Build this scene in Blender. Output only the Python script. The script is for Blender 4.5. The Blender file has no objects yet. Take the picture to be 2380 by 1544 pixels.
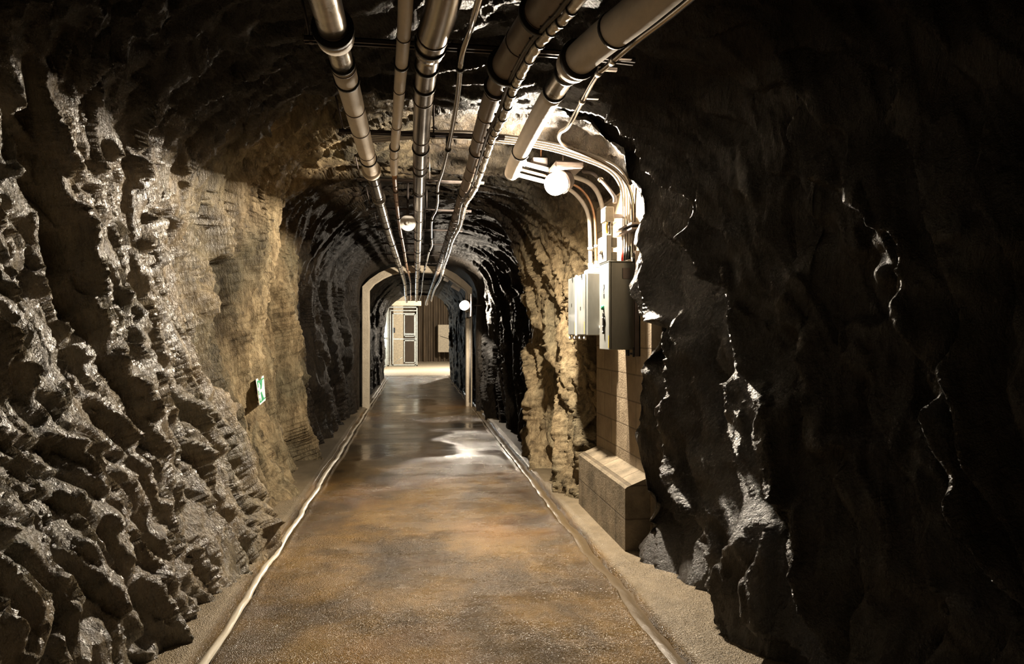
import bpy, math, random
import numpy as np
from mathutils import Vector, Matrix

C = bpy.context.scene.collection
PI = math.pi
random.seed(7)

# ------------------------------------------------------------------ camera, world, exposure
F_PX = 1587.0
CAM_Z = 1.5
YAW = math.atan(224.0 / F_PX)          # turned a little to the right of the tunnel axis
cam_d = bpy.data.cameras.new('camera')
cam = bpy.data.objects.new('camera', cam_d)
C.objects.link(cam)
cam.location = (0, 0, CAM_Z)
cam.rotation_euler = (PI / 2, 0, -YAW)
cam_d.sensor_width = 36.0
cam_d.lens = 36.0 * F_PX / 2380.0
cam_d.shift_y = -5.0 / 2380.0 * -1.0
cam_d.clip_start = 0.05
cam_d.clip_end = 200
bpy.context.scene.camera = cam

world = bpy.data.worlds.new('world')
bpy.context.scene.world = world
world.use_nodes = True
wb = world.node_tree.nodes['Background']
wb.inputs[0].default_value = (1.0, 0.86, 0.7, 1)
wb.inputs[1].default_value = 0.004

sc = bpy.context.scene
vs = sc.view_settings
vs.view_transform = 'Standard'
vs.look = 'None'
vs.gamma = 1.0
vs.exposure = 0.12
vs.use_curve_mapping = False
sc.cycles.max_bounces = 8
sc.cycles.diffuse_bounces = 3
sc.cycles.glossy_bounces = 3
sc.cycles.transparent_max_bounces = 8
sc.cycles.sample_clamp_indirect = 3.0

LAMP_MAIN = Vector((1.105, 5.28, 2.69))
LAMP_ARCH = Vector((.945, 13.25, 2.06))


def point_light(name, loc, power, color, radius, parent=None):
    ld = bpy.data.lights.new(name, 'POINT')
    ld.energy = power
    ld.color = color
    ld.shadow_soft_size = radius
    o = bpy.data.objects.new(name, ld)
    C.objects.link(o)
    if parent is not None:
        o.parent = parent
    o.location = loc
    return o


# ------------------------------------------------------------------ pixel -> world helper (a point on a real plane)
FWD = Vector((math.sin(YAW), math.cos(YAW), 0))
RGT = Vector((math.cos(YAW), -math.sin(YAW), 0))


def at(px, py, X=None, Y=None, Z=None):
    d = FWD + RGT * ((px - 1190.0) / F_PX) + Vector((0, 0, 1)) * (-(py - 767.0) / F_PX)
    if Y is not None:
        t = Y / d.y
    elif X is not None:
        t = X / d.x
    else:
        t = (Z - CAM_Z) / d.z
    return Vector((d.x * t, d.y * t, CAM_Z + d.z * t))


# ------------------------------------------------------------------ mesh builder
class MB:
    def __init__(s):
        s.v = []; s.f = []; s.sm = []

    def add(s, vs_, fs, smooth=False):
        b = len(s.v)
        s.v += [tuple(v) for v in vs_]
        s.f += [tuple(b + i for i in f) for f in fs]
        s.sm += [smooth] * len(fs)
        return s

    def box(s, a, b, bev=0.0):
        x0, y0, z0 = [min(a[i], b[i]) for i in range(3)]
        x1, y1, z1 = [max(a[i], b[i]) for i in range(3)]
        e = min(bev, (x1 - x0) * .45, (y1 - y0) * .45, (z1 - z0) * .45)
        if e <= 0:
            vs_ = [(x0, y0, z0), (x1, y0, z0), (x1, y1, z0), (x0, y1, z0), (x0, y0, z1), (x1, y0, z1), (x1, y1, z1), (x0, y1, z1)]
            fs = [(0, 3, 2, 1), (4, 5, 6, 7), (0, 1, 5, 4), (1, 2, 6, 5), (2, 3, 7, 6), (3, 0, 4, 7)]
            return s.add(vs_, fs)
        # chamfered box: 24 vertices
        vs_ = []; idx = {}
        for ix, X in enumerate((x0, x1)):
            for iy, Y in enumerate((y0, y1)):
                for iz, Z in enumerate((z0, z1)):
                    sx, sy, sz = (1 - 2 * ix), (1 - 2 * iy), (1 - 2 * iz)
                    for ax, p in enumerate(((X, Y + sy * e, Z + sz * e), (X + sx * e, Y, Z + sz * e), (X + sx * e, Y + sy * e, Z))):
                        idx[(ix, iy, iz, ax)] = len(vs_); vs_.append(p)
        fs = []
        for i in (0, 1):
            q = [idx[(i, a_, b_, 0)] for a_, b_ in ((0, 0), (1, 0), (1, 1), (0, 1))]
            fs.append(q if i else q[::-1])
            q = [idx[(a_, i, b_, 1)] for a_, b_ in ((0, 0), (1, 0), (1, 1), (0, 1))]
            fs.append(q[::-1] if i else q)
            q = [idx[(a_, b_, i, 2)] for a_, b_ in ((0, 0), (1, 0), (1, 1), (0, 1))]
            fs.append(q if i else q[::-1])
        for a_ in (0, 1):
            for b_ in (0, 1):
                fs.append((idx[(a_, b_, 0, 0)], idx[(a_, b_, 1, 0)], idx[(a_, b_, 1, 1)], idx[(a_, b_, 0, 1)]))
                fs.append((idx[(a_, 0, b_, 0)], idx[(a_, 1, b_, 0)], idx[(a_, 1, b_, 2)], idx[(a_, 0, b_, 2)]))
                fs.append((idx[(0, a_, b_, 1)], idx[(1, a_, b_, 1)], idx[(1, a_, b_, 2)], idx[(0, a_, b_, 2)]))
                for c_ in (0, 1):
                    fs.append((idx[(a_, b_, c_, 0)], idx[(a_, b_, c_, 1)], idx[(a_, b_, c_, 2)]))
        return s.add(vs_, fs)

    def prism(s, poly, axis, a, b):
        """extrude a 2D polygon along axis 'x','y' or 'z' from a to b"""
        def P(p, t):
            if axis == 'y': return (p[0], t, p[1])
            if axis == 'x': return (t, p[0], p[1])
            return (p[0], p[1], t)
        n = len(poly)
        vs_ = [P(p, a) for p in poly] + [P(p, b) for p in poly]
        fs = [tuple(range(n)), tuple(range(2 * n - 1, n - 1, -1))]
        for i in range(n):
            j = (i + 1) % n
            fs.append((i, n + i, n + j, j))
        return s.add(vs_, fs)

    def tube(s, pts, r, n=16, caps=True, smooth=True):
        pts = [Vector(p) for p in pts]
        m = len(pts)
        rs = r if isinstance(r, (list, tuple)) else [r] * m
        tang = []
        for i in range(m):
            a = pts[max(i - 1, 0)]; b = pts[min(i + 1, m - 1)]
            d = b - a
            if d.length < 1e-9: d = Vector((0, 1, 0))
            tang.append(d.normalized())
        up = Vector((0, 0, 1)) if abs(tang[0].z) < .9 else Vector((1, 0, 0))
        u = tang[0].cross(up).normalized()
        vs_ = []
        for i in range(m):
            u = (u - tang[i] * u.dot(tang[i]))
            if u.length < 1e-6: u = tang[i].orthogonal()
            u.normalize()
            w = tang[i].cross(u)
            for k in range(n):
                a = 2 * PI * k / n
                vs_.append(pts[i] + (u * math.cos(a) + w * math.sin(a)) * rs[i])
        fs = []
        for i in range(m - 1):
            for k in range(n):
                k2 = (k + 1) % n
                fs.append((i * n + k, i * n + k2, (i + 1) * n + k2, (i + 1) * n + k))
        s.add(vs_, fs, smooth)
        if caps:
            b = len(s.v) - len(vs_)
            s.f.append(tuple(b + k for k in range(n))[::-1]); s.sm.append(False)
            s.f.append(tuple(b + (m - 1) * n + k for k in range(n))); s.sm.append(False)
        return s

    def lathe(s, prof, origin, axis, n=24):
        """prof: list of (radius, distance along axis)"""
        axis = Vector(axis).normalized()
        u = axis.orthogonal().normalized(); w = axis.cross(u)
        o = Vector(origin)
        vs_ = []
        for (r, t) in prof:
            for k in range(n):
                a = 2 * PI * k / n
                vs_.append(o + axis * t + (u * math.cos(a) + w * math.sin(a)) * max(r, 1e-5))
        fs = []
        for i in range(len(prof) - 1):
            for k in range(n):
                k2 = (k + 1) % n
                fs.append((i * n + k, i * n + k2, (i + 1) * n + k2, (i + 1) * n + k))
        return s.add(vs_, fs, True)

    def build(s, name, mat, parent=None):
        me = bpy.data.meshes.new(name)
        me.from_pydata(s.v, [], s.f)
        me.polygons.foreach_set('use_smooth', s.sm)
        me.update()
        if mat: me.materials.append(mat)
        o = bpy.data.objects.new(name, me)
        C.objects.link(o)
        if parent is not None:
            o.parent = parent
            o.location = -Vector(parent.location)      # meshes are modelled in world space
        return o


def tag(o, label=None, cat=None, group=None, kind=None):
    if label: o['label'] = label
    if cat: o['category'] = cat
    if group: o['group'] = group
    if kind: o['kind'] = kind
    return o


def thing(name, loc, label, cat, group=None):
    o = bpy.data.objects.new(name, None)
    C.objects.link(o)
    o.location = loc
    o.empty_display_size = .1
    return tag(o, label, cat, group)


def spline(pts, sub=8):
    P = [Vector(p) for p in pts]
    P = [P[0] * 2 - P[1]] + P + [P[-1] * 2 - P[-2]]
    out = []
    for i in range(1, len(P) - 2):
        for k in range(sub):
            t = k / sub
            p0, p1, p2, p3 = P[i - 1], P[i], P[i + 1], P[i + 2]
            out.append(.5 * ((2 * p1) + (p2 - p0) * t + (2 * p0 - 5 * p1 + 4 * p2 - p3) * t * t + (3 * p1 - p0 - 3 * p2 + p3) * t ** 3))
    out.append(P[-2])
    return out


# ------------------------------------------------------------------ materials
def new_mat(name):
    m = bpy.data.materials.new(name)
    m.use_nodes = True
    nt = m.node_tree
    return m, nt, nt.nodes['Principled BSDF']


def N(nt, t, **kw):
    n = nt.nodes.new(t)
    for k, v in kw.items():
        if k.startswith('i_'):
            key = k[2:]
            key = int(key) if key.isdigit() else key
            n.inputs[key].default_value = v
        else:
            setattr(n, k, v)
    return n


def ramp(nt, fac, stops):
    r = nt.nodes.new('ShaderNodeValToRGB')
    els = r.color_ramp.elements
    while len(els) < len(stops): els.new(.5)
    for e, (p, c) in zip(els, stops):
        e.position = p
        e.color = (*c, 1) if len(c) == 3 else c
    nt.links.new(fac, r.inputs[0])
    return r


def coords(nt, scale=(1, 1, 1), rot=(0, 0, 0)):
    tc = nt.nodes.new('ShaderNodeTexCoord')
    mp = nt.nodes.new('ShaderNodeMapping')
    mp.inputs['Scale'].default_value = scale
    mp.inputs['Rotation'].default_value = rot
    nt.links.new(tc.outputs['Object'], mp.inputs[0])
    return mp.outputs[0]


def coords2(nt, rot, scale):
    tc = nt.nodes.new('ShaderNodeTexCoord')
    a = nt.nodes.new('ShaderNodeMapping'); b = nt.nodes.new('ShaderNodeMapping')
    a.inputs['Rotation'].default_value = rot; b.inputs['Scale'].default_value = scale
    nt.links.new(tc.outputs['Object'], a.inputs[0]); nt.links.new(a.outputs[0], b.inputs[0])
    return b.outputs[0]


def noise(nt, vec, scale, detail=6, rough=.6, dist=0.0):
    n = N(nt, 'ShaderNodeTexNoise')
    n.inputs['Scale'].default_value = scale
    n.inputs['Detail'].default_value = detail
    n.inputs['Roughness'].default_value = rough
    n.inputs['Distortion'].default_value = dist
    nt.links.new(vec, n.inputs['Vector'])
    return n.outputs[0]


def mathn(nt, op, a, b=None, clamp=False):
    m = N(nt, 'ShaderNodeMath', operation=op, use_clamp=clamp)
    for i, x in enumerate((a, b)):
        if x is None: continue
        if isinstance(x, (int, float)): m.inputs[i].default_value = x
        else: nt.links.new(x, m.inputs[i])
    return m.outputs[0]


def mixc(nt, fac, a, b, bt='MIX'):
    m = N(nt, 'ShaderNodeMix', data_type='RGBA', blend_type=bt)
    for i, x in ((0, fac), (6, a), (7, b)):
        if isinstance(x, (int, float)): m.inputs[i].default_value = x
        elif isinstance(x, tuple): m.inputs[i].default_value = (*x, 1)
        else: nt.links.new(x, m.inputs[i])
    return m.outputs[2]


def bump(nt, height, strength, dist, prev=None):
    b = N(nt, 'ShaderNodeBump')
    b.inputs['Strength'].default_value = strength
    b.inputs['Distance'].default_value = dist
    nt.links.new(height, b.inputs['Height'])
    if prev is not None: nt.links.new(prev, b.inputs['Normal'])
    return b.outputs[0]


def mat_rock():
    m, nt, P = new_mat('wet_rock')
    L = nt.links.new
    vec = coords(nt)
    vst = coords2(nt, (-.38, .0, 0), (1.6, 2.0, .42))          # foliation
    n1 = noise(nt, vec, 1.6, 5, .6)
    n2 = noise(nt, vst, 9, 8, .68, .4)
    n3 = noise(nt, vst, 38, 6, .65)
    c1 = ramp(nt, n2, [(.27, (.035, .028, .018)), (.40, (.19, .152, .10)), (.56, (.38, .315, .215)), (.78, (.60, .52, .39))]).outputs[0]
    tint = ramp(nt, n1, [(.35, (.72, .74, .66)), (.6, (1.10, 1.0, .82))]).outputs[0]
    c2 = mixc(nt, 1.0, c1, tint, 'MULTIPLY')
    at_r = N(nt, 'ShaderNodeAttribute', attribute_name='rust')
    at_m = N(nt, 'ShaderNodeAttribute', attribute_name='moss')
    nr = ramp(nt, n2, [(.3, (.6, .6, .6)), (.6, (1, 1, 1))]).outputs[0]
    rfac = mathn(nt, 'MULTIPLY', at_r.outputs['Fac'], nr, True)
    c3 = mixc(nt, rfac, c2, (.42, .17, .045))
    nm = ramp(nt, noise(nt, vec, 7, 5, .7), [(.50, (0, 0, 0)), (.62, (1, 1, 1))]).outputs[0]
    mfac = mathn(nt, 'MULTIPLY', at_m.outputs['Fac'], nm, True)
    c4 = mixc(nt, mfac, c3, (.06, .085, .02))
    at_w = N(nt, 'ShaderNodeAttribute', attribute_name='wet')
    # soaked rock is darker; shade of roof and dim walls is painted in too
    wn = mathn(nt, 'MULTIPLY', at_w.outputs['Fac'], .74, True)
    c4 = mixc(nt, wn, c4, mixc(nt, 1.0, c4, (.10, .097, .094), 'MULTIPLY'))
    at_b = N(nt, 'ShaderNodeAttribute', attribute_name='black')     # dark deeper rock; shade on roof, near right wall and depths painted in
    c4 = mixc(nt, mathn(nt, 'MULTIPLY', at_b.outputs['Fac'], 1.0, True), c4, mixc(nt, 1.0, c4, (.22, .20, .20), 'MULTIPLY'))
    L(c4, P.inputs['Base Color'])
    rr = ramp(nt, n3, [(.3, (.18, .18, .18)), (.7, (.45, .45, .45))]).outputs[0]
    at_g = N(nt, 'ShaderNodeAttribute', attribute_name='gloss')
    dry = mathn(nt, 'MULTIPLY', mathn(nt, 'SUBTRACT', 1.0, at_g.outputs['Fac']), .25)
    L(mathn(nt, 'ADD', rr, dry), P.inputs['Roughness'])
    L(mathn(nt, 'ADD', mathn(nt, 'MULTIPLY', at_g.outputs['Fac'], .7), .3), P.inputs['Specular IOR Level'])
    L(at_g.outputs['Fac'], P.inputs['Coat Weight'])
    P.inputs['Coat Roughness'].default_value = .25
    P.inputs['Coat IOR'].default_value = 2.0
    v = N(nt, 'ShaderNodeTexVoronoi', feature='F1')
    v.inputs['Scale'].default_value = 24
    L(vst, v.inputs['Vector'])
    b = bump(nt, n2, 1.0, .06)
    b = bump(nt, v.outputs['Distance'], .5, .02, b)
    b = bump(nt, n3, 1.0, .022, b)
    b = bump(nt, noise(nt, vec, 130, 3, .6), .8, .006, b)
    L(b, P.inputs['Normal'])
    L(b, P.inputs['Coat Normal'])
    return m


def mat_floor():
    m, nt, P = new_mat('wet_concrete_floor')
    L = nt.links.new
    vec = coords(nt)
    n1 = noise(nt, coords(nt, (1, .8, 1)), 1.5, 6, .62, .3)
    n2 = noise(nt, vec, 9, 7, .65)
    n0 = noise(nt, vec, .55, 3, .5)
    c = ramp(nt, n1, [(.30, (.045, .028, .010)), (.45, (.105, .066, .024)), (.58, (.21, .128, .040)), (.75, (.30, .20, .075))]).outputs[0]
    c = mixc(nt, .5, c, ramp(nt, n2, [(.3, (.45, .42, .38)), (.7, (1.1, 1.05, 1.0))]).outputs[0], 'MULTIPLY')
    rust = ramp(nt, n0, [(.52, (0, 0, 0)), (.66, (1, 1, 1))]).outputs[0]
    c = mixc(nt, mathn(nt, 'MULTIPLY', rust, .55), c, (.30, .145, .035))
    at_v = N(nt, 'ShaderNodeAttribute', attribute_name='verge')
    gv = ramp(nt, n2, [(.3, (.18, .14, .085)), (.7, (.30, .24, .155))]).outputs[0]
    c = mixc(nt, at_v.outputs['Fac'], c, gv)
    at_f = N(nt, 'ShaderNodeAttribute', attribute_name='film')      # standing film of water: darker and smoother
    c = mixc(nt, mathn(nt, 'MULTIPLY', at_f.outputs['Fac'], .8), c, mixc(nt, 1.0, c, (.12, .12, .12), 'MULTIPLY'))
    L(c, P.inputs['Base Color'])
    # wet patches: smoother in the film of water, gritty elsewhere
    wetn = ramp(nt, noise(nt, coords(nt, (.6, 1.6, 1)), 2.0, 5, .65), [(.38, (.17, .17, .17)), (.62, (.38, .38, .38))]).outputs[0]
    wetn = mixc(nt, at_f.outputs['Fac'], wetn, mixc(nt, 1.0, wetn, (.62, .62, .62), 'MULTIPLY'))
    at_g = N(nt, 'ShaderNodeAttribute', attribute_name='gutter')
    L(mixc(nt, at_g.outputs['Fac'], mixc(nt, at_v.outputs['Fac'], wetn, (.55, .55, .55)), (.16, .16, .16)), P.inputs['Roughness'])
    P.inputs['Specular IOR Level'].default_value = .6
    b = bump(nt, n1, .3, .015)
    b = bump(nt, noise(nt, coords(nt, (.5, 1.6, 1)), 14, 3, .5), .3, .006, b)
    grit = N(nt, 'ShaderNodeTexVoronoi', feature='F1')
    grit.inputs['Scale'].default_value = 165
    L(vec, grit.inputs['Vector'])
    gh = mathn(nt, 'MULTIPLY', grit.outputs['Distance'], mathn(nt, 'SUBTRACT', 1.0, at_f.outputs['Fac'], True))
    b = bump(nt, gh, 1.0, .006, b)
    g2 = N(nt, 'ShaderNodeTexVoronoi', feature='F1')
    g2.inputs['Scale'].default_value = 75
    L(vec, g2.inputs['Vector'])
    pm = ramp(nt, noise(nt, vec, 1.3, 4, .6), [(.42, (0, 0, 0)), (.58, (1, 1, 1))]).outputs[0]
    gh2 = mathn(nt, 'MULTIPLY', mathn(nt, 'MULTIPLY', g2.outputs['Distance'], pm), mathn(nt, 'SUBTRACT', 1.0, at_f.outputs['Fac'], True))
    b = bump(nt, gh2, 1.0, .007, b)
    L(b, P.inputs['Normal'])
    P.inputs['Coat Weight'].default_value = .25
    P.inputs['Coat Roughness'].default_value = .10
    L(b, P.inputs['Coat Normal'])
    return m


def mat_block(name, c0, c1, brick=True, bw=.42, bh=.2, axis='x', rough=.75):
    m, nt, P = new_mat(name)
    L = nt.links.new
    tc = nt.nodes.new('ShaderNodeTexCoord')
    sep = nt.nodes.new('ShaderNodeSeparateXYZ'); L(tc.outputs['Object'], sep.inputs[0])
    cmb = nt.nodes.new('ShaderNodeCombineXYZ')
    L(sep.outputs[1 if axis == 'x' else 0], cmb.inputs[0]); L(sep.outputs[2], cmb.inputs[1])
    n = noise(nt, tc.outputs['Object'], 6, 6, .65)
    nf = noise(nt, tc.outputs['Object'], 60, 4, .7)
    c = ramp(nt, n, [(.3, c0), (.7, c1)]).outputs[0]
    b = bump(nt, n, .5, .03)
    b = bump(nt, nf, .9, .010, b)
    if brick:
        br = N(nt, 'ShaderNodeTexBrick')
        L(cmb.outputs[0], br.inputs['Vector'])
        br.inputs['Scale'].default_value = 1
        br.inputs['Brick Width'].default_value = bw
        br.inputs['Row Height'].default_value = bh
        br.inputs['Mortar Size'].default_value = .006
        br.inputs['Mortar Smooth'].default_value = .3
        br.inputs['Color1'].default_value = (1, 1, 1, 1)
        br.inputs['Color2'].default_value = (.8, .8, .8, 1)
        br.inputs['Mortar'].default_value = (.45, .42, .38, 1)
        c = mixc(nt, 1.0, c, br.outputs['Color'], 'MULTIPLY')
        inv = mathn(nt, 'SUBTRACT', 1.0, br.outputs['Fac'])
        b = bump(nt, inv, .7, .008, b)
    L(c, P.inputs['Base Color'])
    L(b, P.inputs['Normal'])
    P.inputs['Roughness'].default_value = rough
    return m


def mat_simple(name, col, rough=.5, metal=0.0, var=.25, scale=12, bmp=.15, stretch=(1, 1, 1)):
    m, nt, P = new_mat(name)
    L = nt.links.new
    vec = coords(nt, stretch)
    n = noise(nt, vec, scale, 6, .65)
    lo = tuple(x * (1 - var) for x in col); hi = tuple(min(1, x * (1 + var)) for x in col)
    L(ramp(nt, n, [(.3, lo), (.7, hi)]).outputs[0], P.inputs['Base Color'])
    P.inputs['Metallic'].default_value = metal
    L(ramp(nt, n, [(.3, (rough * .8,) * 3), (.7, (min(1, rough * 1.25),) * 3)]).outputs[0], P.inputs['Roughness'])
    if bmp: L(bump(nt, noise(nt, vec, scale * 5, 4, .6), bmp, .003), P.inputs['Normal'])
    return m


def mat_emit(name, col, strength):
    m = bpy.data.materials.new(name); m.use_nodes = True
    nt = m.node_tree; nt.nodes.clear()
    e = nt.nodes.new('ShaderNodeEmission'); o = nt.nodes.new('ShaderNodeOutputMaterial')
    e.inputs[0].default_value = (*col, 1); e.inputs[1].default_value = strength
    nt.links.new(e.outputs[0], o.inputs[0])
    return m


def mat_lampglass(name, col, strength):
    """frosted lamp glass: lets the bulb shine through and glows itself"""
    m = bpy.data.materials.new(name); m.use_nodes = True
    nt = m.node_tree; nt.nodes.clear()
    e = nt.nodes.new('ShaderNodeEmission'); o = nt.nodes.new('ShaderNodeOutputMaterial')
    t = nt.nodes.new('ShaderNodeBsdfTransparent'); a = nt.nodes.new('ShaderNodeAddShader')
    e.inputs[0].default_value = (*col, 1); e.inputs[1].default_value = strength
    nt.links.new(e.outputs[0], a.inputs[0]); nt.links.new(t.outputs[0], a.inputs[1])
    nt.links.new(a.outputs[0], o.inputs[0])
    return m


def mat_clearglass(name):
    m = bpy.data.materials.new(name); m.use_nodes = True
    nt = m.node_tree; nt.nodes.clear()
    g = nt.nodes.new('ShaderNodeBsdfGlossy'); g.inputs['Roughness'].default_value = .05
    t = nt.nodes.new('ShaderNodeBsdfTransparent'); x = nt.nodes.new('ShaderNodeMixShader')
    fr = nt.nodes.new('ShaderNodeLayerWeight'); fr.inputs[0].default_value = .15
    o = nt.nodes.new('ShaderNodeOutputMaterial')
    nt.links.new(fr.outputs['Facing'], x.inputs[0]); nt.links.new(t.outputs[0], x.inputs[1]); nt.links.new(g.outputs[0], x.inputs[2])
    nt.links.new(x.outputs[0], o.inputs[0])
    return m


def mat_water(name, col):
    m, nt, P = new_mat(name)
    P.inputs['Base Color'].default_value = (*col, 1)
    P.inputs['Roughness'].default_value = .32
    P.inputs['Coat Weight'].default_value = 1.0
    P.inputs['Coat Roughness'].default_value = .25
    P.inputs['Specular IOR Level'].default_value = .8
    vec = coords(nt, (1, .35, 1))
    b = bump(nt, noise(nt, vec, 38, 4, .6), .5, .008)
    nt.links.new(b, P.inputs['Normal'])
    return m


M = {}
M['rock'] = mat_rock()
M['floor'] = mat_floor()
M['block'] = mat_block('concrete_block', (.20, .15, .095), (.33, .26, .17))
M['plinth'] = mat_block('rough_concrete', (.10, .08, .05), (.30, .24, .16), bw=.5, bh=.23)
M['arch'] = mat_block('arch_concrete', (.60, .51, .38), (.78, .68, .52), brick=False)
M['cream'] = mat_simple('cream_paint', (.62, .56, .44), .6)
M['brownwall'] = mat_simple('brown_rough_wall', (.16, .12, .08), .8, scale=2.2, var=.5, bmp=.6, stretch=(1, 1, .25))
M['metal'] = mat_simple('galvanised_steel', (.52, .48, .43), .30, 1.0, scale=9)
M['darkmetal'] = mat_simple('dark_steel', (.12, .10, .09), .45, .8)
M['steelpipe'] = mat_simple('dull_steel_pipe', (.36, .32, .28), .24, 1.0, scale=7, stretch=(1, .3, 1))
M['insul'] = mat_simple('pipe_wrap', (.62, .55, .46), .55, scale=8, var=.2, bmp=.35, stretch=(1, .5, 1))
M['insuldark'] = mat_simple('dark_pipe_wrap', (.20, .16, .13), .42, scale=8, bmp=.3)
M['rubber'] = mat_simple('black_rubber', (.015, .013, .012), .45, bmp=.05)
M['cable'] = mat_simple('black_cable', (.05, .04, .035), .30, bmp=.1)
M['copper'] = mat_simple('tarnished_copper', (.42, .24, .14), .35, .8)
M['conduit'] = mat_simple('grey_conduit', (.40, .37, .33), .35)
M['cabinet'] = mat_simple('cabinet_steel', (.20, .20, .175), .42, .5, scale=5, var=.3, stretch=(1, 1, .3))
M['cabdoor'] = mat_simple('cabinet_door_steel', (.27, .28, .265), .42, .3, scale=5, var=.25, stretch=(1, 1, .25))
M['white'] = mat_simple('white_plastic', (.50, .48, .44), .4, var=.05, bmp=0)
M['grey'] = mat_simple('grey_plastic', (.30, .27, .22), .5, var=.06, bmp=0)
M['black'] = mat_simple('black_plastic', (.012, .012, .012), .35, var=.1, bmp=0)
M['red'] = mat_simple('red_sleeve', (.55, .03, .015), .4, var=.1, bmp=0)
M['yellow'] = mat_simple('yellow_tape', (.65, .48, .05), .5, var=.1, bmp=0)
M['green'] = mat_simple('sign_green', (.03, .28, .13), .45, var=.08, bmp=0)
M['signwhite'] = mat_simple('sign_white', (.78, .80, .74), .45, var=.04, bmp=0)
M['galvblue'] = mat_simple('galvanised_gate', (.55, .60, .60), .38, .5)
M['glass'] = mat_clearglass('clear_glass')
M['glow'] = mat_lampglass('frosted_lamp_glass', (1.0, .84, .66), 14)
M['glowcool'] = mat_emit('cool_tube', (.82, .95, 1.0), 40)
M['foil'] = mat_simple('foil_sleeve', (.70, .64, .56), .25, .35, scale=20)
M['reflect'] = mat_simple('lamp_reflector', (.6, .57, .52), .4, 0, bmp=0)
M['water'] = mat_water('running_water', (.55, .49, .38))  # pale base colour stands in for the gleam on the stream
M['murky'] = mat_water('murky_water', (.11, .075, .035))

# ------------------------------------------------------------------ numpy noise
def _h(ix, iy, iz, seed):
    n = (ix.astype(np.int64) * 73856093) ^ (iy.astype(np.int64) * 19349663) ^ (iz.astype(np.int64) * 83492791) ^ (seed * 2654435761)
    n = (n ^ (n >> 13)) * 1274126177 & 0xffffffff
    n = (n ^ (n >> 16)) * 2246822519 & 0xffffffff
    n = n ^ (n >> 15)
    return (n & 0xffffff).astype(np.float64) / float(0xffffff)


def vnoise(p, seed=0):
    i = np.floor(p).astype(np.int64); f = p - i
    f = f * f * f * (f * (f * 6 - 15) + 10)
    r = 0
    for a in (0, 1):
        for b in (0, 1):
            for c in (0, 1):
                w = (f[:, 0] if a else 1 - f[:, 0]) * (f[:, 1] if b else 1 - f[:, 1]) * (f[:, 2] if c else 1 - f[:, 2])
                r = r + w * _h(i[:, 0] + a, i[:, 1] + b, i[:, 2] + c, seed)
    return r * 2 - 1


def fbm(p, seed, octs=4, g=.5, ridged=False):
    s = 0; a = 1.0; t = 0
    for o in range(octs):
        n = vnoise(p * (2.03 ** o) + 17.3 * o, seed + o)
        if ridged: n = 1 - 2 * np.abs(n)
        s = s + a * n; t += a; a *= g
    return s / t


def facets(p, seed, slope=1.0, sharp=22.0):
    """blocky rock: nearest cell gives a random step and a random tilt"""
    ip = np.floor(p).astype(np.int64)
    wsum = np.full(len(p), 1e-12); out = np.zeros(len(p))
    for a in (-1, 0, 1):
        for b in (-1, 0, 1):
            for c in (-1, 0, 1):
                cx, cy, cz = ip[:, 0] + a, ip[:, 1] + b, ip[:, 2] + c
                fp = np.stack([cx + _h(cx, cy, cz, seed), cy + _h(cx, cy, cz, seed + 1), cz + _h(cx, cy, cz, seed + 2)], 1)
                d = p - fp
                dd = (d * d).sum(1)
                hh = _h(cx, cy, cz, seed + 3) - .5
                g = [(_h(cx, cy, cz, seed + 4 + k) - .5) * 2 * slope for k in range(3)]
                val = hh + g[0] * d[:, 0] + g[1] * d[:, 1] + g[2] * d[:, 2]
                wgt = np.exp(-sharp * dd)
                wsum += wgt; out += wgt * val
    return out / wsum


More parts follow.
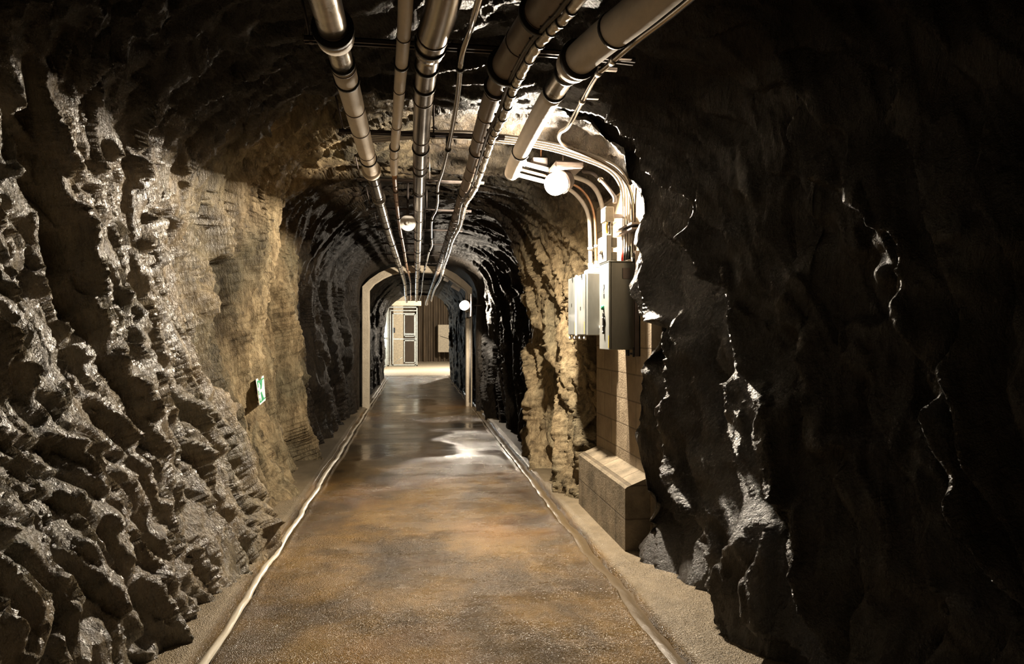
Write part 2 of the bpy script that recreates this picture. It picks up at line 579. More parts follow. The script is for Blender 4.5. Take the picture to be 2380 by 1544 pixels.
# ------------------------------------------------------------------ the rock tunnel
# cross sections: y, then 11 (x, z) points from the left foot over the roof to the right foot
SEC = [
 (-2.5, [(-1.25, -.15), (-1.60, .9), (-1.85, 1.8), (-1.75, 2.7), (-.95, 3.25), (0, 3.4), (.9, 3.4), (2.3, 3.1), (3.2, 1.8), (3.0, .9), (2.4, -.15)]),
 (1.0,  [(-1.20, -.15), (-1.50, .9), (-1.72, 1.8), (-1.65, 2.7), (-.9, 3.15), (0, 3.2), (.9, 3.3), (2.1, 3.1), (2.45, 1.8), (2.30, .9), (1.90, -.15)]),
 (3.0,  [(-1.16, -.15), (-1.40, .9), (-1.60, 1.8), (-1.50, 2.65), (-.8, 3.06), (0, 3.12), (.9, 3.10), (1.56, 2.78), (1.76, 1.8), (1.66, .9), (1.56, -.15)]),
 (4.0,  [(-1.14, -.15), (-1.36, .9), (-1.50, 1.8), (-1.42, 2.60), (-.75, 3.00), (0, 3.04), (.85, 2.98), (1.40, 2.62), (1.58, 1.8), (1.56, .9), (1.56, -.15)]),
 (4.36, [(-1.14, -.15), (-1.34, .9), (-1.48, 1.8), (-1.40, 2.60), (-.74, 2.98), (0, 2.98), (.80, 2.93), (1.32, 2.58), (1.51, 1.8), (1.46, .9), (1.55, -.15)]),
 (4.46, [(-1.14, -.15), (-1.34, .9), (-1.46, 1.8), (-1.40, 2.58), (-.74, 3.02), (0, 3.14), (.95, 3.12), (1.72, 2.85), (1.90, 1.8), (1.90, .9), (1.80, -.15)]),
 (5.2,  [(-1.14, -.15), (-1.34, .9), (-1.44, 1.8), (-1.36, 2.55), (-.76, 2.98), (0, 3.14), (.95, 3.12), (1.72, 2.75), (1.90, 1.8), (1.90, .9), (1.80, -.15)]),
 (5.95, [(-1.14, -.15), (-1.32, .9), (-1.31, 1.8), (-1.22, 2.46), (-.86, 2.95), (0, 3.08), (.95, 3.06), (1.66, 2.70), (1.82, 1.8), (1.80, .9), (1.70, -.15)]),
 (6.12, [(-1.18, -.15), (-1.50, .9), (-1.56, 1.8), (-1.56, 2.60), (-.98, 3.10), (0, 3.00), (.90, 2.92), (1.50, 2.55), (1.56, 1.8), (1.52, .9), (1.44, -.15)]),
 (6.6,  [(-1.18, -.15), (-1.54, .9), (-1.66, 1.8), (-1.58, 2.60), (-.92, 3.05), (0, 3.05), (.9, 2.94), (1.38, 2.45), (1.46, 1.8), (1.46, .9), (1.42, -.15)]),
 (8.0,  [(-1.20, -.15), (-1.44, .9), (-1.50, 1.8), (-1.38, 2.50), (-.80, 3.00), (0, 3.12), (.85, 2.95), (1.26, 2.40), (1.36, 1.8), (1.38, .9), (1.42, -.15)]),
 (8.4,  [(-1.20, -.15), (-1.40, .9), (-1.44, 1.8), (-1.30, 2.45), (-.78, 3.00), (0, 3.12), (.85, 2.98), (1.45, 2.50), (1.62, 1.8), (1.62, .9), (1.55, -.15)]),
 (10.5, [(-1.20, -.15), (-1.38, .9), (-1.40, 1.8), (-1.25, 2.45), (-.75, 2.98), (0, 3.10), (.85, 2.98), (1.45, 2.48), (1.62, 1.8), (1.60, .9), (1.50, -.15)]),
 (13.0, [(-1.15, -.15), (-1.18, .9), (-1.20, 1.8), (-1.12, 2.48), (-.68, 2.95), (0, 3.08), (.75, 2.97), (1.28, 2.52), (1.36, 1.8), (1.34, .9), (1.34, -.15)]),
 (13.9, [(-1.13, -.15), (-1.13, .9), (-1.13, 1.8), (-1.10, 2.50), (-.66, 2.90), (.05, 3.00), (.75, 2.90), (1.20, 2.50), (1.22, 1.8), (1.22, .9), (1.22, -.15)]),
 (14.6, [(-1.14, -.15), (-1.14, .9), (-1.14, 1.8), (-1.08, 2.44), (-.64, 2.85), (0, 3.02), (.72, 2.90), (1.24, 2.48), (1.27, 1.8), (1.27, .9), (1.27, -.15)]),
 (15.5, [(-1.12, -.15), (-1.15, .9), (-1.15, 1.8), (-1.02, 2.35), (-.58, 2.80), (0, 3.00), (.70, 2.90), (1.20, 2.45), (1.26, 1.8), (1.26, .9), (1.26, -.15)]),
 (20.0, [(-1.12, -.15), (-1.12, .9), (-1.12, 1.8), (-1.00, 2.35), (-.58, 2.75), (0, 2.98), (.70, 2.85), (1.20, 2.40), (1.24, 1.8), (1.24, .9), (1.24, -.15)]),
 (24.3, [(-1.10, -.15), (-1.07, .9), (-1.06, 1.8), (-.95, 2.35), (-.55, 2.75), (0, 2.98), (.70, 2.85), (1.18, 2.40), (1.20, 1.8), (1.20, .9), (1.22, -.15)]),
]
# rows, closer together near the camera and at the alcove
ys = [-2.5]
while ys[-1] < 24.3:
    y = ys[-1]
    if y < .8: st = .05
    else: st = min(max(.0095, .0011 * y * y), .10) if y < 5.2 else (.030 if y < 9.5 else (.048 if y < 14.5 else .09))
    if 4.25 < y < 4.6 or 5.9 < y < 6.2: st = .014
    ys.append(y + st)
ys = np.array(ys[:-1] + [24.3])
NT = 600
ky = np.array([s_[0] for s_ in SEC]); kp = np.array([s_[1] for s_ in SEC], dtype=float)     # (K,11,2)
prof = np.zeros((len(ys), 11, 2))
for a in range(11):
    for b in range(2):
        prof[:, a, b] = np.interp(ys, ky, kp[:, a, b])
# catmull-rom across the 11 points
tt = np.linspace(0, 10, NT)
seg = np.minimum(tt.astype(int), 9); ft = tt - seg
ext = np.concatenate([2 * prof[:, :1] - prof[:, 1:2], prof, 2 * prof[:, -1:] - prof[:, -2:-1]], 1)
p0, p1, p2, p3 = ext[:, seg], ext[:, seg + 1], ext[:, seg + 2], ext[:, seg + 3]
f_ = ft[None, :, None]
XY = .5 * (2 * p1 + (p2 - p0) * f_ + (2 * p0 - 5 * p1 + 4 * p2 - p3) * f_ ** 2 + (3 * p1 - p0 - 3 * p2 + p3) * f_ ** 3)
base = np.zeros((len(ys), NT, 3))
base[:, :, 0] = XY[:, :, 0]; base[:, :, 2] = XY[:, :, 1]; base[:, :, 1] = ys[:, None]
# inward normals
du = np.gradient(base, axis=0); dv = np.gradient(base, axis=1)
nrm = np.cross(du, dv)
nrm /= np.linalg.norm(nrm, axis=2, keepdims=True) + 1e-9
ctr = np.zeros_like(base); ctr[:, :, 2] = 1.6; ctr[:, :, 1] = base[:, :, 1]
sgn = np.sign(((ctr - base) * nrm).sum(2))
if sgn.mean() < 0: nrm = -nrm
Pt = base.reshape(-1, 3); Nn = nrm.reshape(-1, 3)
side = np.clip(1.3 - np.abs(Pt[:, 2] - 1.3) * .25, .5, 1)
# foliation frame: planes dip steeply, so blocks are tall and thin
ca, sa = math.cos(.42), math.sin(.42)
# follow the surface: arc length from the left foot instead of x and z
jm = int(np.argmin(np.abs(ys - 4.0)))
arc = np.concatenate([[0], np.cumsum(np.linalg.norm(np.diff(base[jm], axis=0), axis=1))])
Ls = np.broadcast_to(arc[None, :], (len(ys), NT)).reshape(-1)
Ps = np.stack([Pt[:, 0] * .2, Pt[:, 1], Ls], 1)
Q = np.stack([Ps[:, 0], Ps[:, 1] * ca + Ls * sa, -Ps[:, 1] * sa + Ls * ca], 1)
warp = np.stack([0 * Ls, vnoise(Ps * np.array([1, 1.6, 1.2]), 62), vnoise(Ps * 1.6, 63)], 1) * .20 + \
       np.stack([0 * Ls, vnoise(Ps * np.array([1, 6, 3.2]), 65), vnoise(Ps * 5, 66)], 1) * .035
Qw = Q + warp
roof = np.clip((Pt[:, 2] - 2.3) / .5, 0, 1)
far = np.clip((Pt[:, 1] - 12.3) / 2, 0, 1)
leftw = np.clip(-Pt[:, 0] / .6, 0, 1) * (1 - roof * .4)
def saw(u, back=.14):
    f = u - np.floor(u)
    return np.where(f < 1 - back, f / (1 - back), (1 - f) / back)
left_ = (Pt[:, 0] < 0)
nearright = np.clip((Pt[:, 0] - .75) / .35, 0, 1) * np.clip((4.42 - Pt[:, 1]) / .06, 0, 1)
nearl = left_ * np.clip((5.2 - Pt[:, 1]) / 1.0, 0, 1)
fac = (.20 - .145 * nearl) * facets(Qw * np.array([1.6, 2.0, .50]), 11, .9, 40.0) * (1 - .6 * roof)
fac += (.085 - .02 * nearl) * facets(Qw * np.array([4.5, 6.0, .9]), 23, 1.0, 34.0) * (1 - .3 * roof)
near = np.clip((8.8 - Pt[:, 1]) / 2, 0, 1)
fac += (.034 + .020 * near) * facets(Qw * np.array([12, 13, 2.7]), 37, 1.1, 40.0) * (1 - .6 * np.clip((Pt[:, 1] - 8.5) / 2, 0, 1))
fac += .022 * near * facets(Qw * np.array([25, 27, 5.5]), 47, 1.2, 40.0)
fac += .024 * fbm(Qw * np.array([9, 11, 2.2]), 51, 3, .6, True)
fine = .005 * fbm(Qw * np.array([50, 42, 16.0]), 71, 2, .6)
d = (.09 - .05 * nearl) * fbm(Pt * .9, 5, 2) + fac * (1 - .72 * nearright)
wy = Q[:, 1] + .55 * vnoise(Pt * np.array([.8, .6, .9]), 81) + .16 * vnoise(Pt * np.array([2, 2, 2.6]), 82) + .05 * vnoise(Pt * 7, 83)
wy2 = Q[:, 1] + .3 * vnoise(Pt * np.array([1.5, 1.2, 1.6]), 84) + .07 * vnoise(Pt * 6, 85)
d += nearright * (.34 * (saw(wy / .75, .10) - .6) + .07 * (saw(wy2 / .21, .12) - .5))
nl = left_ * np.clip((5.6 - Pt[:, 1]) / .8, 0, 1) * (1 - .5 * roof)
d += nl * (.07 * (.5 - saw(wy / .62, .18)) + .055 * (.5 - saw(wy2 / .17, .22)))
rs = roof * (1 - .8 * np.clip(Pt[:, 0] / .4 + .5, 0, 1)) * np.clip((4.95 - Pt[:, 1]) / .15, 0, 1)
d += rs * (.12 * (saw(wy / .55, .12) - .6) + .05 * (saw(wy2 / .18, .15) - .5))
d += fine
d *= (1 - .55 * far) * (1 - .30 * roof)
d -= .03 * nearright
edge = np.exp(-((Pt[:, 1] - 6.0) / .35) ** 2) * (Pt[:, 0] < 0)
d *= 1 - .35 * edge
alc = ((Pt[:, 1] > 4.40) & (Pt[:, 1] < 6.0) & (Pt[:, 0] > 1.0) & (Pt[:, 2] < 2.7))
d[alc] = np.minimum(d[alc] * .4, .06)
midroof = np.exp(-((Pt[:, 0] - .15) / .8) ** 2) * (Pt[:, 2] > 2.6)
d = np.where(midroof > .2, np.minimum(d, .05), d)
arz = np.exp(-((Pt[:, 1] - 14.2) / .55) ** 4)
d = d * (1 - .85 * arz)
V = Pt + Nn * d[:, None]
rust = np.exp(-((Pt[:, 1] - 6.62) / .16) ** 4) * (Pt[:, 0] < 0) * np.clip((Pt[:, 2] - 1.2) / .3, 0, 1) * np.clip((2.35 - Pt[:, 2]) / .3, 0, 1)
rust = np.clip(rust * .9 + .45 * (vnoise(Pt * np.array([1.2, 2.2, .8]), 91) > .66) * (Pt[:, 2] < 2.0) * (Pt[:, 1] < 9) * (Pt[:, 0] < 0), 0, 1)
moss = np.clip((3.0 - Pt[:, 1]) / 1.0, 0, 1)
wet = np.clip(1.0 - (Pt[:, 1] - 3.7) / 1.5, 0, 1)  # soaked rock nearby; the mask also carries painted shade, added below
wet = np.maximum(wet, np.clip((Pt[:, 1] - 8.3) / .8, 0, 1))  # far rock: shade painted in as darker albedo
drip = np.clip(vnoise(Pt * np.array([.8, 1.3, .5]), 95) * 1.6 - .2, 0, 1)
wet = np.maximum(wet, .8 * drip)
wet = np.where((Pt[:, 0] > .9) & (Pt[:, 1] < 4.45), 1.0, wet)  # near right wall: its shade goes into the colour
wet = np.maximum(wet, roof * (1 - .9 * (Pt[:, 0] < -.6) * (Pt[:, 1] > 4.8)))  # roof darkened to stand for its shade
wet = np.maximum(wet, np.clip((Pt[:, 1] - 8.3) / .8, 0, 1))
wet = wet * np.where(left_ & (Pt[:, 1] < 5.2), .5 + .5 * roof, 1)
black = np.clip((Pt[:, 1] + .35 * vnoise(Ps * 2.2, 97) - 8.5 + 1.7 * roof) / .35, 0, 1)  # dark deep rock, with the shade of the depths painted in
black = np.maximum(black, nearright)  # unlit look of the near right wall put into the albedo
black = np.maximum(black, roof * np.clip((4.75 - Pt[:, 1] + .3 * vnoise(Ps * 2.0, 98)) / .25, 0, 1) * (1 - .75 * (vnoise(Ps * np.array([1, 1.6, 1.2]), 99) > .45)))  # painted shade on the near roof
black = np.maximum(black, .85 * roof * np.clip((Pt[:, 0] + .1) / .3, 0, 1))  # painted shade on the right half of the roof
gloss = np.clip(1.0 - (Pt[:, 1] - 4.2) / 1.2, 0, 1) * (1 - .8 * roof) * (1 - .4 * nearright)
nr = len(ys)
VG = V.reshape(nr, NT, 3)


def grid_obj(name, i0, i1):
    sub = VG[:, i0:i1 + 1].reshape(-1, 3)
    w = i1 - i0 + 1
    a = (np.arange(nr - 1)[:, None] * w + np.arange(w - 1)[None, :]).ravel()
    quads = np.stack([a, a + 1, a + w + 1, a + w], 1)
    me = bpy.data.meshes.new(name)
    me.vertices.add(len(sub)); me.vertices.foreach_set('co', sub.astype(np.float32).ravel())
    me.loops.add(quads.size); me.loops.foreach_set('vertex_index', quads.astype(np.int32).ravel())
    me.polygons.add(len(quads))
    me.polygons.foreach_set('loop_start', np.arange(0, quads.size, 4, dtype=np.int32))
    me.polygons.foreach_set('use_smooth', np.ones(len(quads), dtype=bool))
    me.update(calc_edges=True)
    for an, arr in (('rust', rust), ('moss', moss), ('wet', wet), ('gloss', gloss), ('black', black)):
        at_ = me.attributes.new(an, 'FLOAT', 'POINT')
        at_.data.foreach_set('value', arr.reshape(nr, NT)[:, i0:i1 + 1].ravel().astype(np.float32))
    me.materials.append(M['rock'])
    o = bpy.data.objects.new(name, me)
    C.objects.link(o)
    return tag(o, kind='structure')


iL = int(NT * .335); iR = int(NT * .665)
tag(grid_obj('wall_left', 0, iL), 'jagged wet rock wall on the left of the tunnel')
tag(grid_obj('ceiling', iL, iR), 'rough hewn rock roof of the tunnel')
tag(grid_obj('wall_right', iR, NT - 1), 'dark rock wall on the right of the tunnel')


def wall_pt(px, y):
    """rock surface point on the left wall near a height"""
    return None

# rock end behind the camera
rb = MB()
g = 40
bp = []
for i in range(g + 1):
    for k in range(g + 1):
        x = -2.6 + 5.9 * i / g; z = -.2 + 4.4 * k / g
        q = np.array([[x, 0.0, z]])
        bp.append((x, -2.45 + float(.35 * fbm(q * 1.1, 3, 3)[0]), z))
rb.add(bp, [(i * (g + 1) + k, (i + 1) * (g + 1) + k, (i + 1) * (g + 1) + k + 1, i * (g + 1) + k + 1) for i in range(g) for k in range(g)], True)
tag(rb.build('wall_back', M['rock']), kind='structure')

# ------------------------------------------------------------------ floor with two gutters
GL, GLW = -.968, .045
GR, GRW = 1.205, .055
xs = list(np.linspace(-3.0, -1.15, 8)) + list(np.linspace(-1.1, -.82, 36)) + list(np.linspace(-.75, 1.02, 22)) + list(np.linspace(1.06, 1.36, 38)) + list(np.linspace(1.45, 3.4, 8))
fy = [-2.6]
while fy[-1] < 25.0:
    y = fy[-1]; fy.append(y + max(.02, min(.012 * max(y, 1), .15)))
xs = np.array(xs); fy = np.array(fy)
GX, GY = np.meshgrid(xs, fy)
pp = np.stack([GX.ravel(), GY.ravel(), np.zeros(GX.size)], 1)
wobL = .010 * vnoise(np.stack([0 * fy, fy * 2.2, 0 * fy], 1), 2) + .005 * vnoise(np.stack([0 * fy, fy * 9, 0 * fy], 1), 3)
wobR = .016 * vnoise(np.stack([0 * fy, fy * 2.0, 0 * fy], 1), 4) + .008 * vnoise(np.stack([0 * fy, fy * 8, 0 * fy], 1), 6)
Z = .006 * fbm(pp * np.array([1.2, .8, 1]), 12, 3) + .0022 * fbm(pp * 14, 13, 3)
Z = Z.reshape(GX.shape)
gl_end = 23.6
def groove(gx, c, w, depth):
    t = np.clip((np.abs(gx - c) - w * .55) / (w * .45), 0, 1)
    return -depth * (1 - t * t * (3 - 2 * t))
Z += groove(GX, (GL + wobL)[:, None], GLW, .042) * (GY < gl_end)
Z += groove(GX, (GR + wobR)[:, None], GRW, .050) * (GY < gl_end)
# the verges lie a touch higher than the walkway
Z += .012 * (np.clip((-1.0 - GX) / .06, 0, 1) + np.clip((GX - 1.26) / .06, 0, 1))
# raised lips on the gutters
Z += .010 * np.exp(-((GX - (GL + .068) - wobL[:, None]) / .016) ** 2) + .009 * np.exp(-((GX - (GR - .075) - wobR[:, None]) / .016) ** 2)
verge = (np.clip((-1.0 - GX) / .04, 0, 1) + np.clip((GX - 1.25) / .04, 0, 1)).ravel() * .85
fm = bpy.data.meshes.new('floor')
w = len(xs); hN = len(fy)
a = (np.arange(hN - 1)[:, None] * w + np.arange(w - 1)[None, :]).ravel()
quads = np.stack([a, a + 1, a + w + 1, a + w], 1)
co = np.stack([GX.ravel(), GY.ravel(), Z.ravel()], 1)
fm.vertices.add(len(co)); fm.vertices.foreach_set('co', co.astype(np.float32).ravel())
fm.loops.add(quads.size); fm.loops.foreach_set('vertex_index', quads.astype(np.int32).ravel())
fm.polygons.add(len(quads)); fm.polygons.foreach_set('loop_start', np.arange(0, quads.size, 4, dtype=np.int32))
fm.polygons.foreach_set('use_smooth', np.ones(len(quads), dtype=bool))
fm.update(calc_edges=True)
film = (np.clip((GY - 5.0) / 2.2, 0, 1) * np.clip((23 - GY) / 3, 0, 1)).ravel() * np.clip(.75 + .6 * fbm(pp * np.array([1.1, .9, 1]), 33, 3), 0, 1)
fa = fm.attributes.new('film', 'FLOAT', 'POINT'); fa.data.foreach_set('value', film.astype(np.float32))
va = fm.attributes.new('verge', 'FLOAT', 'POINT'); va.data.foreach_set('value', verge.astype(np.float32))
gut = (np.exp(-((GX - GL - wobL[:, None]) / .05) ** 4) + np.exp(-((GX - GR - wobR[:, None]) / .06) ** 4)).ravel()
ga = fm.attributes.new('gutter', 'FLOAT', 'POINT'); ga.data.foreach_set('value', gut.astype(np.float32))
fm.materials.append(M['floor'])
fo = bpy.data.objects.new('floor', fm); C.objects.link(fo)
tag(fo, 'wet brown concrete walkway between two gutters', kind='structure')

for c, wob, ww, lab in ((GL, wobL, GLW, 'thin shining stream of water in the left floor gutter'), (GR, wobR, GRW, 'murky brown water lying in the right floor gutter')):
    m = MB(); vs_ = []; fs = []
    rows = [j for j in range(0, len(fy)) if fy[j] < gl_end]
    for q, j in enumerate(rows):
        for k in range(9):
            u_ = k / 4 - 1
            vs_.append((c + wob[j] + u_ * ww * (.55 if c < 0 else .75) + .003 * math.sin(fy[j] * 9), fy[j], -.030 + (.016 if c < 0 else .008) * math.cos(u_ * PI / 2) + .0012 * math.sin(fy[j] * 23 + k)))
    for q in range(len(rows) - 1):
        for k in range(8):
            a_ = q * 9 + k
            fs.append((a_, a_ + 1, a_ + 10, a_ + 9))
    m.add(vs_, fs, True)
    tag(m.build('gutter_water', M['water' if c < 0 else 'murky']), lab, 'water', kind='stuff')

# ------------------------------------------------------------------ alcove: block wall and plinth
m = MB(); m.box((1.60, 4.50, -.05), (1.98, 5.93, 2.62))
tag(m.build('wall_alcove', M['block']), 'pale concrete block wall in the alcove behind the cabinets', kind='structure')
m = MB()
sec_ = [(1.42, -.05), (1.42, .44), (1.435, .452), (1.605, .52), (1.605, -.05)]
m.prism([(p[0], p[1]) for p in sec_], 'y', 4.52, 5.86)
tag(m.build('concrete_plinth', M['plinth']), 'low rough concrete plinth with sloping top below the block wall', 'plinth')

# ------------------------------------------------------------------ arch portal
t = thing('portal_arch', (0, 14.4, 0), 'pale concrete arch framing the tunnel before the far room', 'arch')
def arch_out(off):
    # half outline from the left base up and over (clockwise)
    pts = [(-1.075, -.02), (-1.075, 2.47), (-.93, 2.62), (-.73, 2.76), (-.52, 2.86), (-.30, 2.90), (.06, 2.92), (.42, 2.90), (.62, 2.86), (.83, 2.75), (1.02, 2.60), (1.165, 2.46), (1.165, -.02)]
    return pts
inn = [(-.945, -.02), (-.945, 2.40), (-.84, 2.53), (-.66, 2.65), (-.48, 2.735), (-.30, 2.775), (.06, 2.795), (.42, 2.775), (.58, 2.74), (.76, 2.64), (.93, 2.51), (1.045, 2.40), (1.045, -.02)]
out = arch_out(0)
parts = [('upright', 0, 1), ('arch_ring', 1, 11), ('upright', 11, 12)]
for nm, a0, a1 in parts:
    m = MB()
    for i in range(a0, a1):
        q = [out[i], out[i + 1], inn[i + 1], inn[i]]
        m.prism(q, 'y', 14.2, 14.5)
    m.build(nm, M['arch'], t)

# ------------------------------------------------------------------ far room
def wallbox(name, a, b, mat, label=None):
    m = MB(); m.box(a, b)
    return tag(m.build(name, mat), label, kind='structure')
wallbox('floor_far_room', (-6, 24.9, -.12), (5, 40.2, .004), M['cream'], 'pale floor of the far room')
wallbox('wall_far', (-6, 38.5, 0), (5, 38.8, 3.6), M['brownwall'])
wallbox('ceiling_far_room', (-6, 24.4, 3.6), (5, 38.8, 3.8), M['brownwall'])
wallbox('wall_far_right', (2.6, 24.4, 0), (2.8, 38.6, 3.6), M['brownwall'])
wallbox('wall_far_left', (-1.95, 24.4, 0), (-1.75, 38.6, 3.6), M['cream'])
m = MB(); m.box((-6, 24.3, 2.86), (5, 24.5, 3.7)); m.box((-3, 24.3, 0), (-1.35, 24.5, 3.0)); m.box((1.5, 24.3, 0), (3, 24.5, 3.0))
tag(m.build('wall_far_front', M['brownwall']), kind='structure')
# wavy sheet of rough stone in front of the back wall
m = MB(); vs_ = []; fs = []
nx = 60
for i in range(nx + 1):
    x = .1 + 2.4 * i / nx
    yy = 37.6 + .35 * math.sin(x * 9) * .4 + .2 * math.sin(x * 23)
    vs_ += [(x, yy, 0), (x, yy + .05, 2.2), (x, 37.9, 3.6)]
for i in range(nx):
    for k in range(2):
        fs.append((i * 3 + k, (i + 1) * 3 + k, (i + 1) * 3 + k + 1, i * 3 + k + 1))
m.add(vs_, fs, True)
tag(m.build('wall_far_relief', M['brownwall']), kind='structure')
# cream partition and panel
a_ = at(914, 838, Y=34.0); b_ = at(937, 838, Y=34.0)
m = MB(); m.box((a_.x, 34.0, 0), (b_.x, 34.25, 3.1), .01); m.box((a_.x - .9, 34.1, 2.9), (b_.x + .1, 34.3, 3.5), .01)
tag(m.build('partition_wall', M['cream']), 'cream partition wall standing behind the steel gate', 'wall')
a_ = at(1018.5, 745, Y=36.5); b_ = at(1046, 809, Y=36.5)
t = thing('wall_cabinet', (a_.x, 36.5, b_.z), 'pale cream metal cabinet on the back wall of the far room', 'cabinet')
m = MB(); m.box((a_.x, 36.5, b_.z), (b_.x + .1, 37.6, a_.z), .01); m.build('body', M['cream'], t)
m = MB(); m.tube([(a_.x + .1, 36.48, a_.z - .6), (b_.x, 36.48, a_.z - .78)], .012, 8); m.build('cord', M['cable'], t)
# lintel beam over the gate
m = MB(); m.box((at(898, 700, Y=31.6).x, 31.5, 2.80), (at(979, 700, Y=31.6).x, 31.75, 3.02), .01)
tag(m.build('lintel_beam', M['cream']), 'cream horizontal beam above the steel gate', 'beam')

def bar_frame(m, x0, x1, z0, z1, y, t_, y1=None):
    m.box((x0, y, z0), (x0 + t_, y + .05, z1)); m.box((x1 - t_, y, z0), (x1, y + .05, z1))
    m.box((x0, y, z1 - t_), (x1, y + .05, z1)); m.box((x0, y, z0), (x1, y + .05, z0 + t_))

YG = 32.0
t = thing('steel_gate', (-.5, YG, 0), 'galvanised steel gate with mesh panels standing at the far room', 'gate')
def gx(px): return at(px, 800, Y=YG).x
def gz(py): return at(940, py, Y=YG).z
m = MB(); bar_frame(m, gx(901), gx(970.5), .02, gz(703), YG, .055); m.build('outer_frame', M['galvblue'], t)
m = MB(); m.box((gx(906), YG - .03, 0.02), (gx(906) + .05, YG + .02, gz(712))); m.box((gx(906), YG - .03, gz(713.5)), (gx(969), YG + .02, gz(711))); m.build('top_rail', M['galvblue'], t)
m = MB(); bar_frame(m, gx(912), gx(966.5), .06, gz(718), YG - .08, .05); m.box((gx(912), YG - .09, gz(779.5)), (gx(970), YG - .03, gz(777))); m.build('leaf_frame', M['galvblue'], t)
m = MB(); bar_frame(m, gx(939), gx(964.5), gz(773), gz(721), YG - .11, .04); m.box((gx(940), YG - .1, gz(769)), (gx(964), YG - .06, gz(765))); m.build('window_frame', M['galvblue'], t)
m = MB(); bar_frame(m, gx(939), gx(965), gz(834), gz(781), YG - .11, .04); m.build('lower_frame', M['galvblue'], t)
m = MB()
for k in range(14):
    xx = gx(940) + (gx(964) - gx(940)) * k / 13
    m.box((xx - .003, YG - .1, gz(833)), (xx + .003, YG - .094, gz(721)))
for k in range(40):
    zz = gz(833) + (gz(721) - gz(833)) * k / 39
    m.box((gx(940), YG - .1, zz - .003), (gx(964), YG - .094, zz + .003))
m.build('wire_mesh', M['darkmetal'], t)
m = MB(); m.box((gx(915), YG - .16, gz(764)), (gx(918.5), YG - .08, gz(752)), .01); m.build('lock', M['black'], t)
m = MB(); m.tube([(gx(917), YG - .06, gz(833)), (gx(936), YG - .06, gz(820))], .012, 6); m.build('brace', M['galvblue'], t)
m = MB(); m.tube([(gx(917), YG - .06, gz(722)), (gx(934), YG - .06, gz(719))], .012, 6); m.build('brace', M['galvblue'], t)
# open leaf swung towards the tunnel
t = thing('gate_leaf', (-1.25, 30.5, 0), 'open galvanised gate leaf swung toward the tunnel on the left', 'gate')
m = MB()
x1 = gx(901) - .03
for (y_, tk) in ((29.6, .05), (30.9, .04), (31.9, .05)):
    m.box((x1 - .02, y_, .05), (x1 + .03, y_ + tk, 2.72))
for z_ in (.08, 1.3, 2.68):
    m.box((x1 - .015, 29.6, z_), (x1 + .025, 31.95, z_ + .05))
m.build('frame', M['galvblue'], t)
# tube lamp giving the cool light
tl = thing('tube_lamp', (-1.70, 28.0, 1.2), 'cool white upright tube lamp on the left wall of the far room', 'lamp')
m = MB(); m.box((-1.75, 27.94, 1.15), (-1.69, 28.06, 1.95), .01); m.build('housing', M['white'], tl)
m = MB(); m.tube([(-1.66, 28.0, 1.20), (-1.66, 28.0, 1.90)], .022, 12); m.build('tube', M['glowcool'], tl)
point_light('tube_lamp_light', (.25, 0, .35), 80, (.78, .93, 1.0), .12, tl)


# ------------------------------------------------------------------ lamps
def bulkhead(name, pos, axis, label, cat, power, r=.088, col=(1.0, .86, .68), soft=.035):
    axis = Vector(axis).normalized()
    t = thing(name, pos, label, cat)
    m = MB(); m.lathe([(0, -.115), (r * .95, -.115), (r * .98, -.10), (r * .98, -.055), (r * 1.12, -.05), (r * 1.12, -.03), (0, -.03)], pos, axis, 28)
    m.build('base', M['darkmetal'], t)
    m = MB()
    pr = [(r * .98, -.03)]
    for k in range(0, 9):
        a = PI / 2 * k / 8
        pr.append((r * math.cos(a), .03 + .075 * math.sin(a)))
    m.lathe(pr, pos, axis, 28)
    m.build('globe', M['glow'], t)
    l = point_light(name + '_bulb', (0, 0, 0), power, col, soft, t)
    l.location = axis * .015
    return t

bulkhead('bulkhead_lamp', LAMP_MAIN, (-.75, -.55, -.42), 'blazing lamp on the conduits above the grey cabinets', 'lamp', 800)
bulkhead('bulkhead_lamp', LAMP_ARCH, (-.55, -.75, -.3), 'blazing lamp on the right leg of the concrete arch', 'lamp', 190, r=.09)
t = thing('lamp_light_shield', LAMP_ARCH, 'dark plate added beside the arch lamp to shield the rock from its light', 'plate')
m = MB(); m.box((LAMP_ARCH.x + .11, LAMP_ARCH.y - .16, LAMP_ARCH.z - .22), (LAMP_ARCH.x + .125, LAMP_ARCH.y + .16, LAMP_ARCH.z + .22), .004); m.build('board', M['darkmetal'], t)  # added plate, keeps lamp light off the rock to the right
m = MB(); m.tube([(LAMP_ARCH.x + .12, LAMP_ARCH.y, LAMP_ARCH.z), (1.42, LAMP_ARCH.y, LAMP_ARCH.z)], .014, 8); m.build('arm', M['darkmetal'], t)
bulkhead('bulkhead_lamp', Vector((2.50, 29.0, 2.9)), (-.9, 0, -.5), 'unseen lamp high on the right side of the far room', 'lamp', 1100)  # out of view, put in for the warm light in the far room

